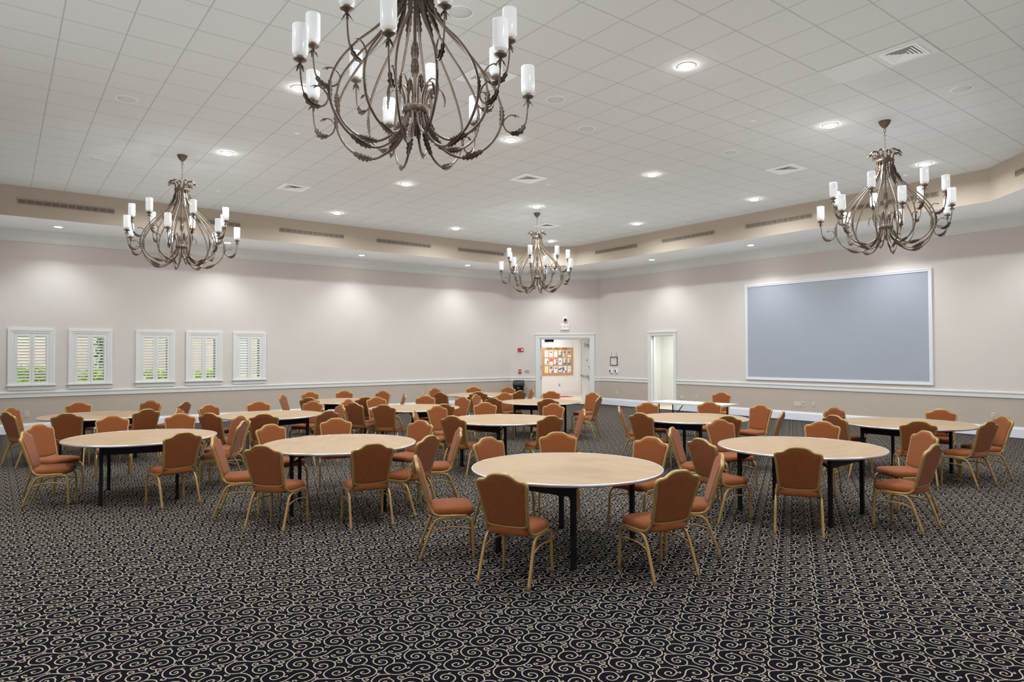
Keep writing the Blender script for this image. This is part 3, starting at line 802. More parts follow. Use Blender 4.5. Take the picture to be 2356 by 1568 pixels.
for t, (x, y, a) in TB.items():
    o = make_round_table() if tp is None else copy_tree(tp)
    if tp is None: tp = o
    o.location = (x, y, 0); o.rotation_euler = (0, 0, R(a))
    d = TD[t].replace('the ', '', 1)
    tag(o, {'T1': 'bare plywood round folding table nearest the camera, with aluminium edge', 'T2': 'plywood round folding table in second row, left of the frontmost one',
            'T3': 'plywood round folding table with faint reddish stains, at right foreground', 'T4': 'plywood round folding table at left foreground, black legs in view',
            'T5': 'leftmost plywood round table in the rear, near the shuttered windows', 'T6': 'plywood round table behind the two left foreground tables',
            'T7': 'plywood round table at the centre, directly behind the frontmost one', 'T8': 'plywood round table standing just before the white folding table',
            'T9': 'rightmost plywood round table, in the rear below the grey screen', 'T10': 'plywood round table in the rear, left of the centre table',
            'T11': 'far plywood round table along the window wall, mostly hidden by chairs', 'T12': 'plywood round table right before the open double door',
            'T13': 'farthest plywood round table, beside the black trash bin'}[t], 'table', 'round plywood folding tables')
# ------------------------------------------------------------------ white rectangular folding table
ft = tag(empty('folding_table', (-9.42, 12.33, 0), R(4.7)), 'white rectangular folding table with thin black legs before the single doorway', 'table')
mb = MB(); mb.box((-.915, -.38, .715), (.915, .38, .745), 'foldtop'); mb.build('tabletop', ft)
mb = MB(); mb.box((-.918, -.383, .708), (.918, -.374, .742), 'foldtop'); mb.box((-.918, .374, .708), (.918, .383, .742), 'foldtop'); mb.box((-.918, -.383, .708), (-.909, .383, .742), 'foldtop'); mb.box((.909, -.383, .708), (.918, .383, .742), 'foldtop'); mb.build('edge_band', ft)
for sx in (-1, 1):
    for sy in (-1, 1):
        mb = MB(); mb.tube([(sx * .70, sy * .27, .715), (sx * .70, sy * .29, 0.0)], .014, 'black', 8); mb.build('leg', ft)
    mb = MB(); mb.tube([(sx * .70, -.28, .10), (sx * .70, .28, .10)], .011, 'black', 8); mb.build('crossbar', ft)
    mb = MB(); mb.tube([(sx * .70, 0, .12), (sx * .22, 0, .705)], .010, 'black', 8); mb.build('brace', ft)

# ------------------------------------------------------------------ chandeliers (origin on the axis at floor level height 0)
def polar(pts): return [(r, 0, z) for r, z in pts]
RIB_LOW = [(.112, 4.90), (.113, 4.84), (.123, 4.74), (.17, 4.61), (.345, 4.41), (.505, 4.25), (.635, 4.08), (.70, 3.94), (.716, 3.83), (.69, 3.70), (.605, 3.575), (.48, 3.49), (.365, 3.465), (.255, 3.505), (.168, 3.595), (.11, 3.71), (.088, 3.80), (.088, 3.86)]
RIB_UP = [(.112, 4.90), (.113, 4.84), (.120, 4.74), (.155, 4.61), (.305, 4.41), (.45, 4.25), (.572, 4.08), (.612, 3.95), (.615, 3.86), (.585, 3.73), (.495, 3.63), (.385, 3.575), (.285, 3.568), (.19, 3.62), (.12, 3.70), (.082, 3.80), (.082, 3.86)]
def arm_mesh(low):
    mb = MB(); rib = cat_rom(polar(RIB_LOW if low else RIB_UP), 4)
    mb.tube(rib, [.0105] * len(rib), 'bronze', 7, up=(0, 1, 0))
    if low: cr, cz, tip = .937, 4.0, (.82, 3.832)
    else: cr, cz, tip = .80, 4.29, (.683, 4.122)
    o = (cr - .937, cz - 4.0)
    sc = [(.835, 3.822), (.805, 3.842), (.760, 3.825), (.727, 3.775), (.745, 3.72), (.785, 3.693), (.835, 3.69), (.885, 3.722), (.918, 3.79), (.932, 3.88), (.937, 3.975)]
    p = cat_rom(polar([(r + o[0], z + o[1]) for r, z in sc]), 4)
    mb.tube(p, [.004 + .003 * min(1, i / 10) for i in range(len(p))], 'bronze', 6, up=(0, 1, 0))
    # scroll leading back from the lower ring and out again at the top of it
    if low: inn = [(.088, 3.84), (.095, 3.93), (.13, 4.005), (.18, 4.02), (.225, 3.985), (.245, 3.92), (.235, 3.875)]
    else: inn = [(.082, 3.84), (.088, 3.96), (.115, 4.05), (.155, 4.075), (.195, 4.04), (.205, 3.98), (.195, 3.945)]
    p = cat_rom(polar(inn), 4); mb.tube(p, [.0095 - .005 * i / len(p) for i in range(len(p))], 'bronze', 6, up=(0, 1, 0))
    plume = [(.112, 4.89), (.118, 4.95), (.145, 5.0), (.19, 5.01), (.23, 4.985), (.25, 4.94)] if low else [(.105, 4.89), (.108, 4.97), (.128, 5.025), (.16, 5.03), (.188, 5.0), (.196, 4.96)]
    p = cat_rom(polar(plume), 3); mb.tube(p, [.009 - .004 * i / len(p) for i in range(len(p))], 'bronze', 6, up=(0, 1, 0))
    return mb.mesh('arm'), (cr, cz)
def arm_leaves(low):
    mb = MB(); RB = RIB_LOW if low else RIB_UP
    o = (0, 0) if low else (-.137, .29)
    U = Vector((1, 0, 0))
    # leaf sheath near the top ring
    for z0, z1 in ((4.80, 4.66), (4.70, 4.52)):
        ra, rb = (np.interp(z, [q[1] for q in RB[7::-1]], [q[0] for q in RB[7::-1]]) for z in (z0, z1))
        pth = [(ra + (rb - ra) * t, 0, z0 + (z1 - z0) * t) for t in np.linspace(0, 1, 9)]
        mb.leafp(pth, .056, 'leafm', True, .008); mb.leafp(pth, .050, 'leafm')
    # leaves along the bottom of the rib and near the hub
    full = cat_rom(polar(RB), 7)
    def part(i0, i1): return full[i0 * 7:i1 * 7 + 1]
    p1 = part(10, 12)[3:]; p2 = part(13, 15)[2:]
    mb.leafp(p1, .066, 'leafm', False, .003); mb.leafp(p1,   .056, 'leafm', True, -.006)
    mb.leafp(p2, .072, 'leafm', False, .003); mb.leafp(p2, .060, 'leafm', True, -.006)
    mb.leafp(part(7, 9)[12::-1], .050, 'leafm', False, .003)
    # leaf on the candle scroll, its tip, and the tips of inner curl and plume
    sp_ = cat_rom(polar([(r + o[0], z + o[1]) for r, z in ((.785, 3.693), (.835, 3.69), (.885, 3.722), (.918, 3.79))]), 3)
    mb.leafp(sp_, .060, 'leafm', False, .004); mb.leafp(sp_, .050, 'leafm', True, .004)
    mb.leaf((.80 + o[0], 0, 3.842 + o[1]), (.07, 0, .005), (0, 0, 1), .075, .030, 'leafm', .7, 7)
    q = ((.21, 4.0), (.245, 3.93)) if low else ((.185, 4.05), (.205, 3.98))
    mb.leaf((q[0][0], 0, q[0][1]), (q[1][0] - q[0][0], 0, q[1][1] - q[0][1]), (1, 0, .4), .15, .045, 'leafm', .45, 8)
    q = ((.155, 5.01), (.06, 0, .0)) if low else ((.13, 5.035), (.05, 0, .005))
    for sy in (-1, 1): mb.leaf((q[0][0], sy * .006, q[0][1]), q[1], (0, sy * .8, 1), .125, .042, 'leafm', 1.35, 8)
    return mb.mesh('leaf')
def candle_parts():
    mb = MB()
    mb.lathe([(.006, -.022), (.014, -.018), (.044, -.002), (.050, .006), (.047, .008), (.02, .006)], 'bronze', n=20)
    for q in range(5):
        a = q * 1.2566
        mb.leaf((math.cos(a) * .007, math.sin(a) * .007, -.022), (math.cos(a) * .5, math.sin(a) * .5, -1), (math.cos(a), math.sin(a), .5), .062, .024, 'leafm', -.35, 6)
    cup = mb.mesh('candle_cup')
    mb = MB(); mb.lathe([(.026, .004), (.026, .045), (.02, .05)], 'candle', n=16); sock = mb.mesh('socket')
    mb = MB()
    mb.lathe([(.024, .030), (.046, .034), (.055, .050), (.057, .068), (.057, .252), (.0555, .256), (.053, .252), (.053, .07), (.045, .042)], 'opal', n=28)
    mb.f = mb.f[:-1]; mb.mi = mb.mi[:-1]; mb.sm = mb.sm[:-1]
    return cup, sock, mb.mesh('glass_shade')
ARM = {q: arm_mesh(q) for q in (True, False)}; LEAF = {q: arm_leaves(q) for q in (True, False)}; CUP, SOCK, SHADE = candle_parts()
def make_chandelier():
    r = empty('chandelier')
    mb = MB(); mb.lathe([(.086, CEIL_Z), (.088, CEIL_Z - .018), (.078, CEIL_Z - .026), (.070, CEIL_Z - .055), (.052, CEIL_Z - .075), (.040, CEIL_Z - .095), (.014, CEIL_Z - .108), (.010, CEIL_Z - .125)], 'bronze', n=28)
    mb.build('canopy', r)
    mb = MB(); z = CEIL_Z - .12; k = 0
    while z > 4.93:
        big = k < 2; L = .060 if big else .036; w = .016 if big else .010; rr = .0045 if big else .0026
        pts = []
        for j in range(10):
            a = 2 * math.pi * j / 10; u = w * math.cos(a); v = L / 2 * math.sin(a)
            pts.append((u if k % 2 == 0 else 0, 0 if k % 2 == 0 else u, z - L / 2 + v))
        mb.tube(pts, rr, 'bronze', 5, closed=True, up=(0, 1, 0) if k % 2 == 0 else (1, 0, 0)); z -= L * .82; k += 1
    mb.build('chain', r)
    mb = MB(); mb.lathe([(.122, 4.85), (.128, 4.853), (.128, 4.895), (.122, 4.898), (.118, 4.895), (.118, 4.853)], 'bronze', n=32); mb.f = mb.f[:-2]; mb.mi = mb.mi[:-2]; mb.sm = mb.sm[:-2]
    mb.box((-.118, -.006, 4.86), (.118, .006, 4.885), 'bronze'); mb.box((-.006, -.118, 4.86), (.006, .118, 4.885), 'bronze'); mb.build('upper_ring', r)
    mb = MB(); mb.lathe([(.096, 3.80), (.102, 3.803), (.102, 3.855), (.096, 3.858), (.070, 3.855), (.070, 3.803)], 'bronze', n=32); mb.build('lower_ring', r)
    mb = MB(); mb.lathe([(.010, 3.62), (.014, 3.80), (.014, 4.12), (.022, 4.13), (.017, 4.15), (.026, 4.19), (.027, 4.24), (.019, 4.245), (.027, 4.25), (.024, 4.33), (.013, 4.36), (.013, 4.90), (.02, 4.92), (.008, 4.94)], 'bronze', n=14)
    for q in range(6):
        a = q * 1.0472
        for z0, sg in ((4.24, -1), (4.25, 1)): mb.leaf((math.cos(a) * .025, math.sin(a) * .025, z0), (0, 0, sg), (math.cos(a), math.sin(a), 0), .13, .045, 'leafm', -.12, 8)
    mb.build('center_rod', r)
    for i in range(14):
        low = i % 2 == 0; me, (cr, cz) = ARM[low]
        a = link('arm', me, r); a.rotation_euler = (0, 0, 2 * math.pi * i / 14)
        link('leaves', LEAF[low], a)
        for nm, me2 in (('candle_cup', CUP), ('socket', SOCK), ('glass_shade', SHADE)):
            o = link(nm, me2, a); o.location = (cr, 0, cz)
    return r
cp = None
for (x, y, a), lab in (((-4.743, 2.659, 62.8), 'largest bronze leaf chandelier at top centre, cut off by the upper edge'), ((-13.344, 2.632, 78.5), 'bronze leaf chandelier hanging at left, above the window wall tables'),
                       ((-4.72, 11.08, 203), 'bronze leaf chandelier hanging at right, in front of the grey screen'), ((-13.33, 11.08, 230.3), 'smallest looking bronze chandelier, hanging before the open double door')):
    o = make_chandelier() if cp is None else copy_tree(cp)
    if cp is None: cp = o
    o.location = (x, y, 0); o.rotation_euler = (0, 0, R(a))
    tag(o, lab, 'chandelier', 'bronze chandeliers with white glass shades')
    lamp('chandelier_glow', 'POINT', (x, y, 3.95), BULB_W, (.9, .97, 1.05), .5)

# ------------------------------------------------------------------ ceiling fixtures
def fixture(name, parts, places, cat, group, z):
    first = None
    for (x, y, lab) in places:
        if first is None:
            o = empty(name)
            for nm, prof, k in parts:
                mb = MB(); mb.lathe(prof, k, n=28); mb.build(nm, o)
            first = o
        else: o = copy_tree(first)
        o.location = (x, y, z); tag(o, lab, cat, group)
LP = [('trim_ring', [(.118, 0), (.116, -.006), (.100, -.010), (.092, -.004), (.092, 0)], 'white'), ('lens', [(.092, -.001), (.091, -.014), (.078, -.028), (.03, -.036)], 'lens')]
LL_ = ['large round recessed ceiling light right of the big chandelier', 'round recessed ceiling light at left edge of the big chandelier', 'round recessed ceiling light right above the left chandelier', 'round recessed ceiling light at lower right of the big chandelier',
       'round recessed ceiling light just left of the right chandelier canopy', 'rightmost round recessed ceiling light, beside the right chandelier', 'round recessed ceiling light below left of the big chandelier base', 'round recessed ceiling light in mid ceiling, between centre and right chandeliers',
       'leftmost small recessed ceiling light of the rear row, near the left fascia', 'small recessed ceiling light above the fascia, right of centre, near a white diffuser', 'small recessed ceiling light at centre left near the left fascia', 'small recessed ceiling light near the right fascia, right of the centre chandelier',
       'recessed ceiling light directly above the centre chandelier canopy', 'farthest recessed ceiling light, just right of the centre chandelier plume']
fixture('recessed_light', LP, [(x, y, l) for (x, y), l in zip(LIGHT_XY, LL_)], 'ceiling light', 'recessed lights in the tiled ceiling', CEIL_Z)
SL = ['leftmost soffit light above the first shuttered windows', 'soffit light behind the left chandelier', 'soffit light on the left wall, middle of its row', 'soffit light on the left wall nearest the centre chandelier',
      'soffit light just right of the centre chandelier on the far wall', 'soffit light on the far wall left of the grey screen', 'soffit light behind the right chandelier above the grey screen', 'soffit light behind the centre chandelier above the double door']
fixture('soffit_light', [('trim_ring', [(.105, 0), (.103, -.006), (.088, -.010), (.080, -.004), (.080, 0)], 'white'), ('lens', [(.080, -.001), (.076, -.006), (.03, -.009)], 'lens')], [(x, y, l) for (x, y), l in zip(SOFFIT_XY, SL)], 'ceiling light', 'recessed lights in the soffit', SOF_Z)
SPK = [(-10.848, 1.413, 'round ceiling speaker at upper left of the tiled ceiling'), (-14.53, 1.398, 'round ceiling speaker at left, above and left of the left chandelier'), (-7.17, 6.313, 'round ceiling speaker right of the big chandelier, beside its lowest right shade'),
       (-7.804, 7.535, 'round ceiling speaker below right of the big chandelier'), (-10.842, 6.31, 'round ceiling speaker just under the big chandelier base'), (-10.826, 10.536, 'round ceiling speaker above right of the centre chandelier canopy'),
       (-7.157, 10.541, 'round ceiling speaker between the mid ceiling lights and right chandelier'), (-3.481, 10.57, 'round ceiling speaker at upper right near the big diffuser panel'), (-14.524, 6.275, 'faint round ceiling speaker near the left diffuser above the left fascia'),
       (-14.519, 10.505, 'faint round ceiling speaker left of the centre chandelier canopy'), (-5.933, 3.881, 'round ceiling speaker at the top edge beside the big chandelier')]
fixture('ceiling_speaker', [('rim', [(.145, 0), (.143, -.008), (.130, -.012), (.126, -.006), (.126, 0)], 'white'), ('grille', [(.126, 0), (.126, -.006), (.06, -.010)], 'spk')], SPK, 'speaker', 'round speakers in the tiled ceiling', CEIL_Z)
SPR = [(-10.857, 3.87, 'small white ceiling disc left of the big chandelier base'), (-5.956, 9.382, 'small white ceiling disc between the two bright right ceiling lights'), (-15.772, 3.848, 'small white ceiling disc right of the left chandelier plume'), (-10.907, 9.392, 'small white ceiling disc right of the centre diffuser'),
       (-15.769, 9.313, 'small white ceiling disc by the left fascia, below centre'), (-11.873, 15.256, 'small white ceiling disc by the far fascia, right of centre'), (-15.717, 14.799, 'farthest small white ceiling disc near the fascia corner'), (-5.921, 14.816, 'small white ceiling disc beside the right chandelier upper shades')]
fixture('sprinkler', [('cover_plate', [(.045, 0), (.045, -.006), (.038, -.012), (.015, -.014)], 'white')], SPR, 'sprinkler', 'sprinkler discs in the tiled ceiling', CEIL_Z)
fixture('sprinkler', [('cover_plate', [(.045, 0), (.045, -.006), (.038, -.012), (.015, -.014)], 'white')], [(-18.729, 9.065, 'small sprinkler disc in the left wall soffit, beside a soffit light'), (-13.301, 16.47, 'small sprinkler disc in the far soffit, right of a soffit light'), (-7.61, 16.448, 'small sprinkler disc in the far soffit behind the right chandelier')], 'sprinkler', 'sprinkler discs in the soffit', SOF_Z)

def diffuser_parts(root, k='white'):
    mb = MB(); mb.box((-.298, -.298, -.006), (.298, .298, 0), k); mb.build('panel', root)
    mb = MB()
    for i, (o, i_) in enumerate(((.215, .185),)):
        for a, b, c, d in ((-o, -o, o, -i_), (-o, i_, o, o), (-o, -i_, -i_, i_), (i_, -i_, o, i_)): mb.box((a, b, -.016), (c, d, -.006), 'white')
    mb.build('frame', root)
    mb = MB(); mb.box((-.185, -.185, -.0075), (.185, .185, -.0062), 'dark'); mb.build('throat', root)
    mb = MB()
    for q in range(5):
        r0 = .182 - q * .036; r1 = r0 - .030
        for k in range(4):
            ca, sa = math.cos(k * math.pi / 2), math.sin(k * math.pi / 2)
            vs = [(-r0, r0, -.016), (r0, r0, -.016), (r1, r1, -.0085), (-r1, r1, -.0085), (-r0, r0, -.018), (r0, r0, -.018), (r1, r1, -.0105), (-r1, r1, -.0105)]
            vs = [(x * ca - y * sa, x * sa + y * ca, z) for x, y, z in vs]
            mb.add(vs, [(0, 1, 2, 3), (7, 6, 5, 4), (4, 5, 1, 0), (6, 7, 3, 2)], 'white')
    mb.build('louvers', root)
first = None
for x, y, lab in ((-3.487, 8.741, 'big square air diffuser in a plain panel at upper right'), (-7.145, 5.083, 'square air diffuser behind the right side of the big chandelier'), (-7.145, 12.40, 'white square air diffuser left of the right chandelier'),
                  (-10.80, 8.741, 'white square air diffuser above the centre chandelier'), (-14.46, 5.083, 'white square air diffuser right of the left chandelier'), (-14.46, 12.40, 'farthest square air diffuser, behind the centre chandelier chain')):
    if lab.startswith('big'): o = empty('air_diffuser'); diffuser_parts(o, 'panel')
    elif first is None: o = first = empty('air_diffuser'); diffuser_parts(o)
    else: o = copy_tree(first)
    o.location = (x, y, CEIL_Z); tag(o, lab, 'vent', 'square air diffusers')
mb = MB(); mb.box((-3.487 - .305 - .6096, 8.741 - .298, CEIL_Z - .006), (-3.487 - .305, 8.741 + .298, CEIL_Z), 'panel')
tag(mb.build('blank_panel'), 'plain white ceiling panel adjoining the big air diffuser at upper right', 'panel')

# linear grilles in the fascia
def grille_parts(root):
    mb = MB(); mb.box((-.9, .0, -.048), (.9, .012, .048), 'grille_dark'); mb.build('back_plate', root)
    mb = MB()
    for z in (-.046, .046): mb.box((-.905, 0, z - .006), (.905, .022, z + .006), 'grille')
    for i in range(13): x = -.9 + i * .15; mb.box((x - .006, 0, -.046), (x + .006, .022, .046), 'grille')
    mb.build('frame', root)
    mb = MB()
    for i in range(84):
        x = -.889 + i * .0214; mb.box((x - .0042, .006, -.042), (x + .0042, .018, .042), 'grille')
    mb.build('fins', root)
first = None
GR = [(-17.849, 1.186, -90, 'first linear wall grille at far left of the fascia'), (-17.849, 3.99, -90, 'linear wall grille behind the left chandelier'), (-17.849, 6.81, -90, 'linear wall grille right of the left chandelier'), (-17.849, 9.64, -90, 'fourth linear wall grille from the left on the left fascia'),
      (-17.849, 12.47, -90, 'linear wall grille just left of the centre chandelier'), (-14.84, 15.596, 180, 'linear wall grille just right of the centre chandelier'), (-12.04, 15.596, 180, 'second linear wall grille right of the centre chandelier'), (-9.246, 15.596, 180, 'linear wall grille left of the right chandelier'),
      (-6.50, 15.596, 180, 'linear wall grille behind the right chandelier'), (-4.676 + 1.23, 15.596 - 1.23, 135, 'linear wall grille at the right edge, past the fascia corner')]
for x, y, a, lab in GR:
    if first is None: o = first = empty('linear_grille'); grille_parts(o)
    else: o = copy_tree(first)
    o.location = (x, y, 5.178); o.rotation_euler = (0, 0, R(a)); tag(o, lab, 'vent', 'linear grilles in the fascia')

# ------------------------------------------------------------------ projection screen on the far wall
YW = 17.486
scr = tag(empty('projection_screen', (-8.92, YW, 2.465)), 'large grey-blue projection screen in a white frame on the right wall', 'screen')
mb = MB(); w, h = 2.49, 1.39
for a, b, dp in ((0, .035, .045), (.035, .078, .035)):
    mb.box((-w + a, -dp, -h + b), (-w + b, 0, h - b), 'screenframe'); mb.box((w - b, -dp, -h + b), (w - a, 0, h - b), 'screenframe')
    mb.box((-w + a, -dp, h - b), (w - a, 0, h - a), 'screenframe'); mb.box((-w + a, -dp, -h + a), (w - a, 0, -h + b), 'screenframe')
mb.build('frame', scr)
mb = MB(); mb.box((-w + .07, -.02, -h + .07), (w - .07, -.005, h - .07), 'screen'); mb.build('cloth', scr)

# ------------------------------------------------------------------ small things on the walls
def on_far(name, lab, cat, x, z, group=None): return tag(empty(name, (x, YW, z)), lab, cat, group)
def plate(root, w, h, k, kind):
    mb = MB(); mb.box((-w / 2, -.007, -h / 2), (w / 2, 0, h / 2), k); mb.build('cover_plate', root)
    mb = MB()
    if kind == 'outlet':
        for z in (-.022, .022): mb.lathe([(.017, 0), (.017, .004)], 'ivory', n=12); n_ = 24; mb.v[-n_:] = [(v[0], -.007 - v[2], z + v[1]) for v in mb.v[-n_:]]
        mb.build('sockets', root)
        mb = MB()
        for z in (-.022, .022):
            for x in (-.006, .006): mb.box((x - .0015, -.0122, z - .005), (x + .0015, -.011, z + .005), 'dark')
        mb.build('slots', root)
    elif kind == 'switch':
        mb.box((-.016, -.013, -.033), (.016, -.007, .033), 'ivory'); mb.build('rocker', root)
    elif kind == 'slot':
        mb.box((-.012, -.009, -.03), (.012, -.007, .03), 'brown'); mb.build('slot', root)
    elif kind == 'screws':
        for x in (-w * .3, w * .3): mb.box((x - .004, -.009, -.004), (x + .004, -.007, .004), 'greyplate')
        mb.build('screws', root)
G = 'plates and sockets on the walls'
plate(on_far('wall_plate', 'ivory switch plate low on the dado left of the single doorway', 'outlet', -16.63, .462, G), .075, .12, 'ivory', 'switch')
plate(on_far('wall_outlet', 'wider beige socket on the dado just right of the single doorway', 'outlet', -13.745, .435, G), .12, .12, 'ivory', 'outlet')
plate(on_far('wall_outlet', 'narrow beige socket on the dado, second right of the single doorway', 'outlet', -13.203, .455, G), .075, .12, 'ivory', 'outlet')
plate(on_far('wall_plate', 'square beige blank plate on the dado under the grey screen', 'outlet', -9.83, .452, G), .20, .13, 'ivory', 'screws')
plate(on_far('wall_plate', 'narrow beige plate with brown slot under the grey screen', 'outlet', -9.665, .452, G), .085, .13, 'ivory', 'slot')
plate(on_far('wall_outlet', 'narrow beige socket under the grey screen, rightmost of three', 'outlet', -9.369, .452, G), .08, .12, 'ivory', 'outlet')
plate(on_far('wall_outlet', 'beige socket on the dado at far right behind a chair', 'outlet', -5.248, .462, G), .08, .12, 'ivory', 'outlet')
o = tag(empty('wall_outlet', (-19.673, .534, .454), R(90)), 'beige socket on the dado below the leftmost shuttered window', 'outlet', G); plate(o, .09, .13, 'ivory', 'outlet')
# dials, framed notice, clips
for x, lab in ((-16.88, 'left white wall control with blue face, under the framed notice'), (-16.624, 'right white wall control with blue face, under the framed notice')):
    o = on_far('wall_control', lab, 'control', x, 1.22, 'wall controls with blue faces')
    mb = MB(); mb.box((-.055, -.05, -.065), (.055, 0, .065), 'white'); mb.build('housing', o)
    mb = MB(); mb.box((-.052, -.054, -.05), (.002, -.05, .05), 'knob'); mb.build('blue_face', o)['label'] = 'dark blue face'
for x, lab in ((-16.875, 'left column of grey wall buttons above the framed notice'), (-16.619, 'right column of grey wall buttons above the framed notice')):
    o = on_far('button_panel', lab, 'control', x, 1.796, 'wall button columns')
    mb = MB(); mb.box((-.038, -.006, -.09), (.038, 0, .09), 'wall'); mb.build('cover_plate', o)
    for z in (-.065, 0, .065): mb = MB(); mb.box((-.022, -.012, z - .012), (.022, -.006, z + .012), 'greyplate'); mb.build('button', o)
o = on_far('framed_notice', 'small dark framed notice on the wall left of the single doorway', 'frame', -16.748, 1.578)
mb = MB(); w, h = .17, .155
mb.box((-w, -.025, -h), (-w + .02, 0, h), 'dark'); mb.box((w - .02, -.025, -h), (w, 0, h), 'dark'); mb.box((-w, -.025, h - .02), (w, 0, h), 'dark'); mb.box((-w, -.025, -h), (w, 0, -h + .02), 'dark'); mb.build('frame', o)
mb = MB(); mb.box((-w + .02, -.012, -h + .02), (w - .02, -.006, h - .02), 'paper'); sh = mb.build('notice_sheet', o)
mb = MB(); mb.box((-w + .03, -.0135, h - .065), (w - .03, -.012, h - .025), 'pink')
for i in range(6): mb.box((-w + .035, -.0135, .06 - i * .03), (w - .035 - .02 * (i % 3), -.012, .066 - i * .03), 'grey')
mb.build('print', sh)

# things on the chamfered wall with the double door
AA = math.atan2(DA.y, DA.x)
def on_door_wall(name, lab, cat, s, z, group=None):
    p = chamf(s); return tag(empty(name, (p[0], p[1], z), AA), lab, cat, group)
o = on_door_wall('exit_sign', 'white EXIT sign above the double door', 'sign', 2.018, 2.825)
mb = MB(); mb.box((-.155, -.05, -.095), (.155, 0, .095), 'white'); mb.build('housing', o)
text_mesh('EXIT', .155, .003, 'exit_red', 'lettering', Matrix.Translation((0, -.052, 0)) @ Matrix.Rotation(R(90), 4, 'X'), o, 1.0)
o = on_door_wall('security_camera', 'small white dome camera with black lens above the EXIT sign', 'camera', 2.04, 3.10)
mb = MB(); mb.lathe([(.085, 0), (.085, .03), (.075, .05), (.045, .055)], 'white', n=24); mb.v = [(x, -z, y) for x, y, z in mb.v]; mb.build('housing', o)
mb = MB(); mb.lathe([(.058, .045), (.056, .07), (.045, .095), (.025, .110), (.005, .114)], 'dark', n=20); mb.v = [(x, -z, y - .005) for x, y, z in mb.v]; mb.build('lens_dome', o)
o = on_door_wall('fire_strobe', 'red fire alarm strobe left of the double door', 'alarm', .39, 2.0)
mb = MB(); mb.box((-.10, -.045, -.062), (.10, 0, .062), 'red'); mb.build('housing', o)
mb = MB(); mb.lathe([(.036, 0), (.034, .02), (.015, .03)], 'paper', n=16); mb.v = [(x + .055, -.045 - z, y - .018) for x, y, z in mb.v]; mb.build('flash_lens', o)
o = on_door_wall('fire_pull_station', 'small red fire pull station above the trash bin', 'alarm', .36, 1.195)
mb = MB(); mb.box((-.05, -.04, -.07), (.05, 0, .07), 'red'); mb.build('housing', o)
mb = MB(); mb.box((-.034, -.052, -.015), (.034, -.04, .015), 'paper'); mb.bar((-.02, -.05, .0), (.02, -.05, -.03), .012, .012, 'grey'); mb.build('handle', o)
o = on_door_wall('switch_plate', 'grey switch plate between the fire pull station and the door casing', 'switch', .624, 1.195)
mb = MB(); mb.box((-.075, -.008, -.052), (.075, 0, .052), 'greyplate'); mb.build('cover_plate', o)
mb = MB()
for x in (-.045, -.015, .015, .045): mb.box((x - .006, -.018, -.014), (x + .006, -.008, .014), 'ivory')
mb.build('toggles', o)

# trash bin
bp_ = chamf(.337, -.34)
o = tag(empty('trash_bin', (bp_[0], bp_[1], 0), AA), 'black swing-top trash bin against the wall left of the double door', 'trash bin')
def rrect(w, d, z, n=6, e=.05):
    pts = []
    for cx, cy, a0 in ((w - e, d - e, 0), (-w + e, d - e, 90), (-w + e, -d + e, 180), (w - e, -d + e, 270)):
        for i in range(n): a = R(a0 + 90 * i / (n - 1)); pts.append((cx + e * math.cos(a), cy + e * math.sin(a), z))
    return pts
mb = MB(); mb.loft([rrect(.15, .15, 0), rrect(.155, .155, .02), rrect(.185, .185, .66), rrect(.195, .195, .665), rrect(.195, .195, .70)], 'bin'); mb.build('body', o)
mb = MB(); mb.loft([rrect(.205, .205, .69), rrect(.212, .212, .71), rrect(.205, .205, .74), rrect(.185, .185, .87, e=.03), rrect(.16, .16, .885, e=.03)], 'bin'); mb.build('lid', o)
mb = MB(); mb.box((-.035, -.187, .60), (.035, -.176, .625), 'greyplate'); mb.build('badge', o)

# corkboard in the corridor
cb = tag(empty('corkboard', kpt(.752, 0, 1.503), math.atan2(KD.y, KD.x)), 'cork notice board with PAID ADS ONLY letters seen through the double door', 'notice board')
mb = MB(); mb.box((-.75, -.025, -.60), (.75, 0, .60), 'cork'); mb.build('board', cb)
mb = MB(); mb.box((-.765, -.03, -.615), (.765, 0, -.6), 'cork'); mb.box((-.765, -.03, .6), (.765, 0, .615), 'cork'); mb.box((-.765, -.03, -.6), (-.75, 0, .6), 'cork'); mb.box((.75, -.03, -.6), (.765, 0, .6), 'cork'); mb.build('frame', cb)
rot = Matrix.Rotation(R(90), 4, 'X')
for txt, x in (('PAID', -.425), ('ADS', -.05), ('ONLY', .37)):
    text_mesh(txt, .125, .004, 'ink', 'lettering', Matrix.Translation((x, -.034, .575)) @ rot, cb, 1.08)
o = tag(empty('wall_outlet', kpt(.833, 0, .44), math.atan2(KD.y, KD.x)), 'grey socket on the corridor wall below the cork board', 'outlet', G); plate(o, .075, .12, 'greyplate', 'outlet')
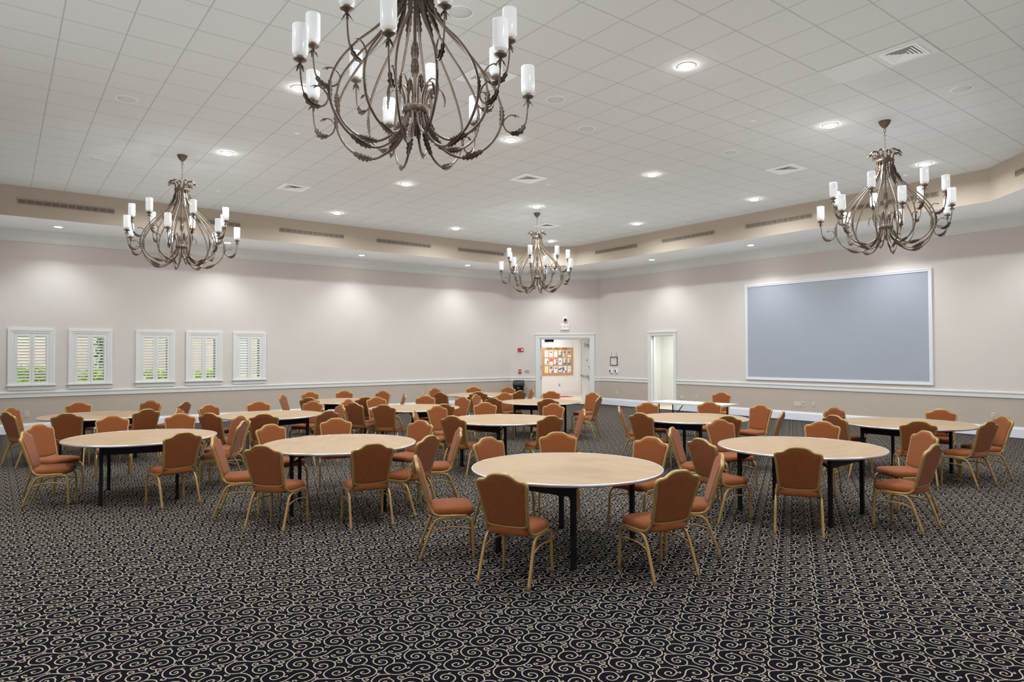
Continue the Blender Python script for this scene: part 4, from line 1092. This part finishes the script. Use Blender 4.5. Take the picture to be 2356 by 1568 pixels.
FLY = [[('white flyer with tiny red mark, top left of the cork board', 'paper', [(-.02, .02, .02, .05, 'redp')]), ('white flyer with dark picture, second in the top row', 'paper', [(-.05, .04, .05, .10, 'grey')]), ('white flyer with small reddish pictures, third in the top row', 'paper', [(-.07, .08, -.03, .13, 'brown'), (.02, .08, .07, .13, 'pink')]),
        ('teal-footed flyer in the top row', 'tan', [(-.085, -.145, .085, -.06, 'teal'), (.03, -.06, .08, .11, 'brown'), (-.085, .11, .085, .145, 'paper')]), ('brown photo flyer in the top row', 'tan', [(-.05, .0, .05, .14, 'brown'), (.0, -.13, .06, -.03, 'grey')]), ('dark photo flyer with red band, top right of the cork board', 'paper', [(-.07, .02, .07, .12, 'grey'), (-.085, -.05, .085, .0, 'salmon')])],
       [('white flyer with blue foot, left of the middle row', 'paper', [(-.085, -.145, .0, -.10, 'sky'), (.02, -.10, .07, .04, 'grey')]), ('salmon-topped flyer in the middle row', 'paper', [(-.085, .0, .085, .145, 'salmon'), (-.07, -.10, -.03, -.06, 'pink')]), ('red and white flyer in the middle row', 'paper', [(-.085, .10, .085, .14, 'redp'), (.02, .0, .08, .08, 'redp'), (-.08, -.14, .08, -.11, 'grey'), (.02, -.11, .07, -.02, 'navy')]),
        ('white flyer with small blue picture in the middle row', 'paper', [(-.05, -.01, .04, .04, 'blue')]), ('teal-footed flyer, second from right in the middle row', 'tan', [(-.085, -.145, .085, -.05, 'teal'), (.03, -.05, .08, .11, 'brown')]), ('teal-footed flyer, right end of the middle row', 'tan', [(-.085, -.145, .085, -.05, 'teal'), (.02, -.05, .07, .11, 'brown')])],
       [('pale yellow sheet, bottom left of the cork board', 'yellow', [(-.06, .10, -.04, .12, 'grey')]), ('flyer with grey picture and navy corner, second in the bottom row', 'paper', [(-.06, .03, .06, .13, 'grey'), (.02, -.14, .08, -.05, 'navy')]), ('white flyer with centred grey picture, third in the bottom row', 'paper', [(-.035, .03, .045, .10, 'grey')]),
        ('blue collage flyer in the bottom row', 'paper', [(-.085, -.03, .02, .04, 'blue'), (-.02, .02, .085, .07, 'navy'), (-.085, -.14, -.04, -.10, 'navy'), (.0, -.14, .08, -.11, 'navy')]), ('white and navy flyer in the bottom row', 'paper', [(-.085, -.06, -.03, .10, 'navy'), (.02, -.14, .07, -.05, 'navy')]), ('white flyer with dark dot, bottom right of the cork board', 'paper', [(-.02, .03, .02, .07, 'grey'), (.0, -.135, .06, -.10, 'navy')])]]
KZ = math.atan2(KD.y, KD.x)
for r_, row in enumerate(FLY):
    for c_, (lab, k, pr) in enumerate(row):
        f = tag(empty('flyer', kpt(.185 + c_ * .2275, -.026, 1.842 - r_ * .352), KZ), lab, 'flyer', 'flyers on the cork board')
        mb = MB(); mb.box((-.088, -.003, -.15), (.088, 0, .15), k); sh = mb.build('sheet', f)
        for (x0, z0, x1, z1, kk) in pr:
            mb = MB(); mb.box((x0, -.0045, z0), (x1, -.003, z1), kk); mb.build('print', sh)
# pink-red mat on the corridor floor
mt = MB(); mt.xf = kx; mt.box((-.9, -1.55, .0), (.72, -.95, .012), 'mat_red'); tag(mt.build('floor_mat'), 'bright red-pink mat on the corridor floor beyond the double door', 'mat')
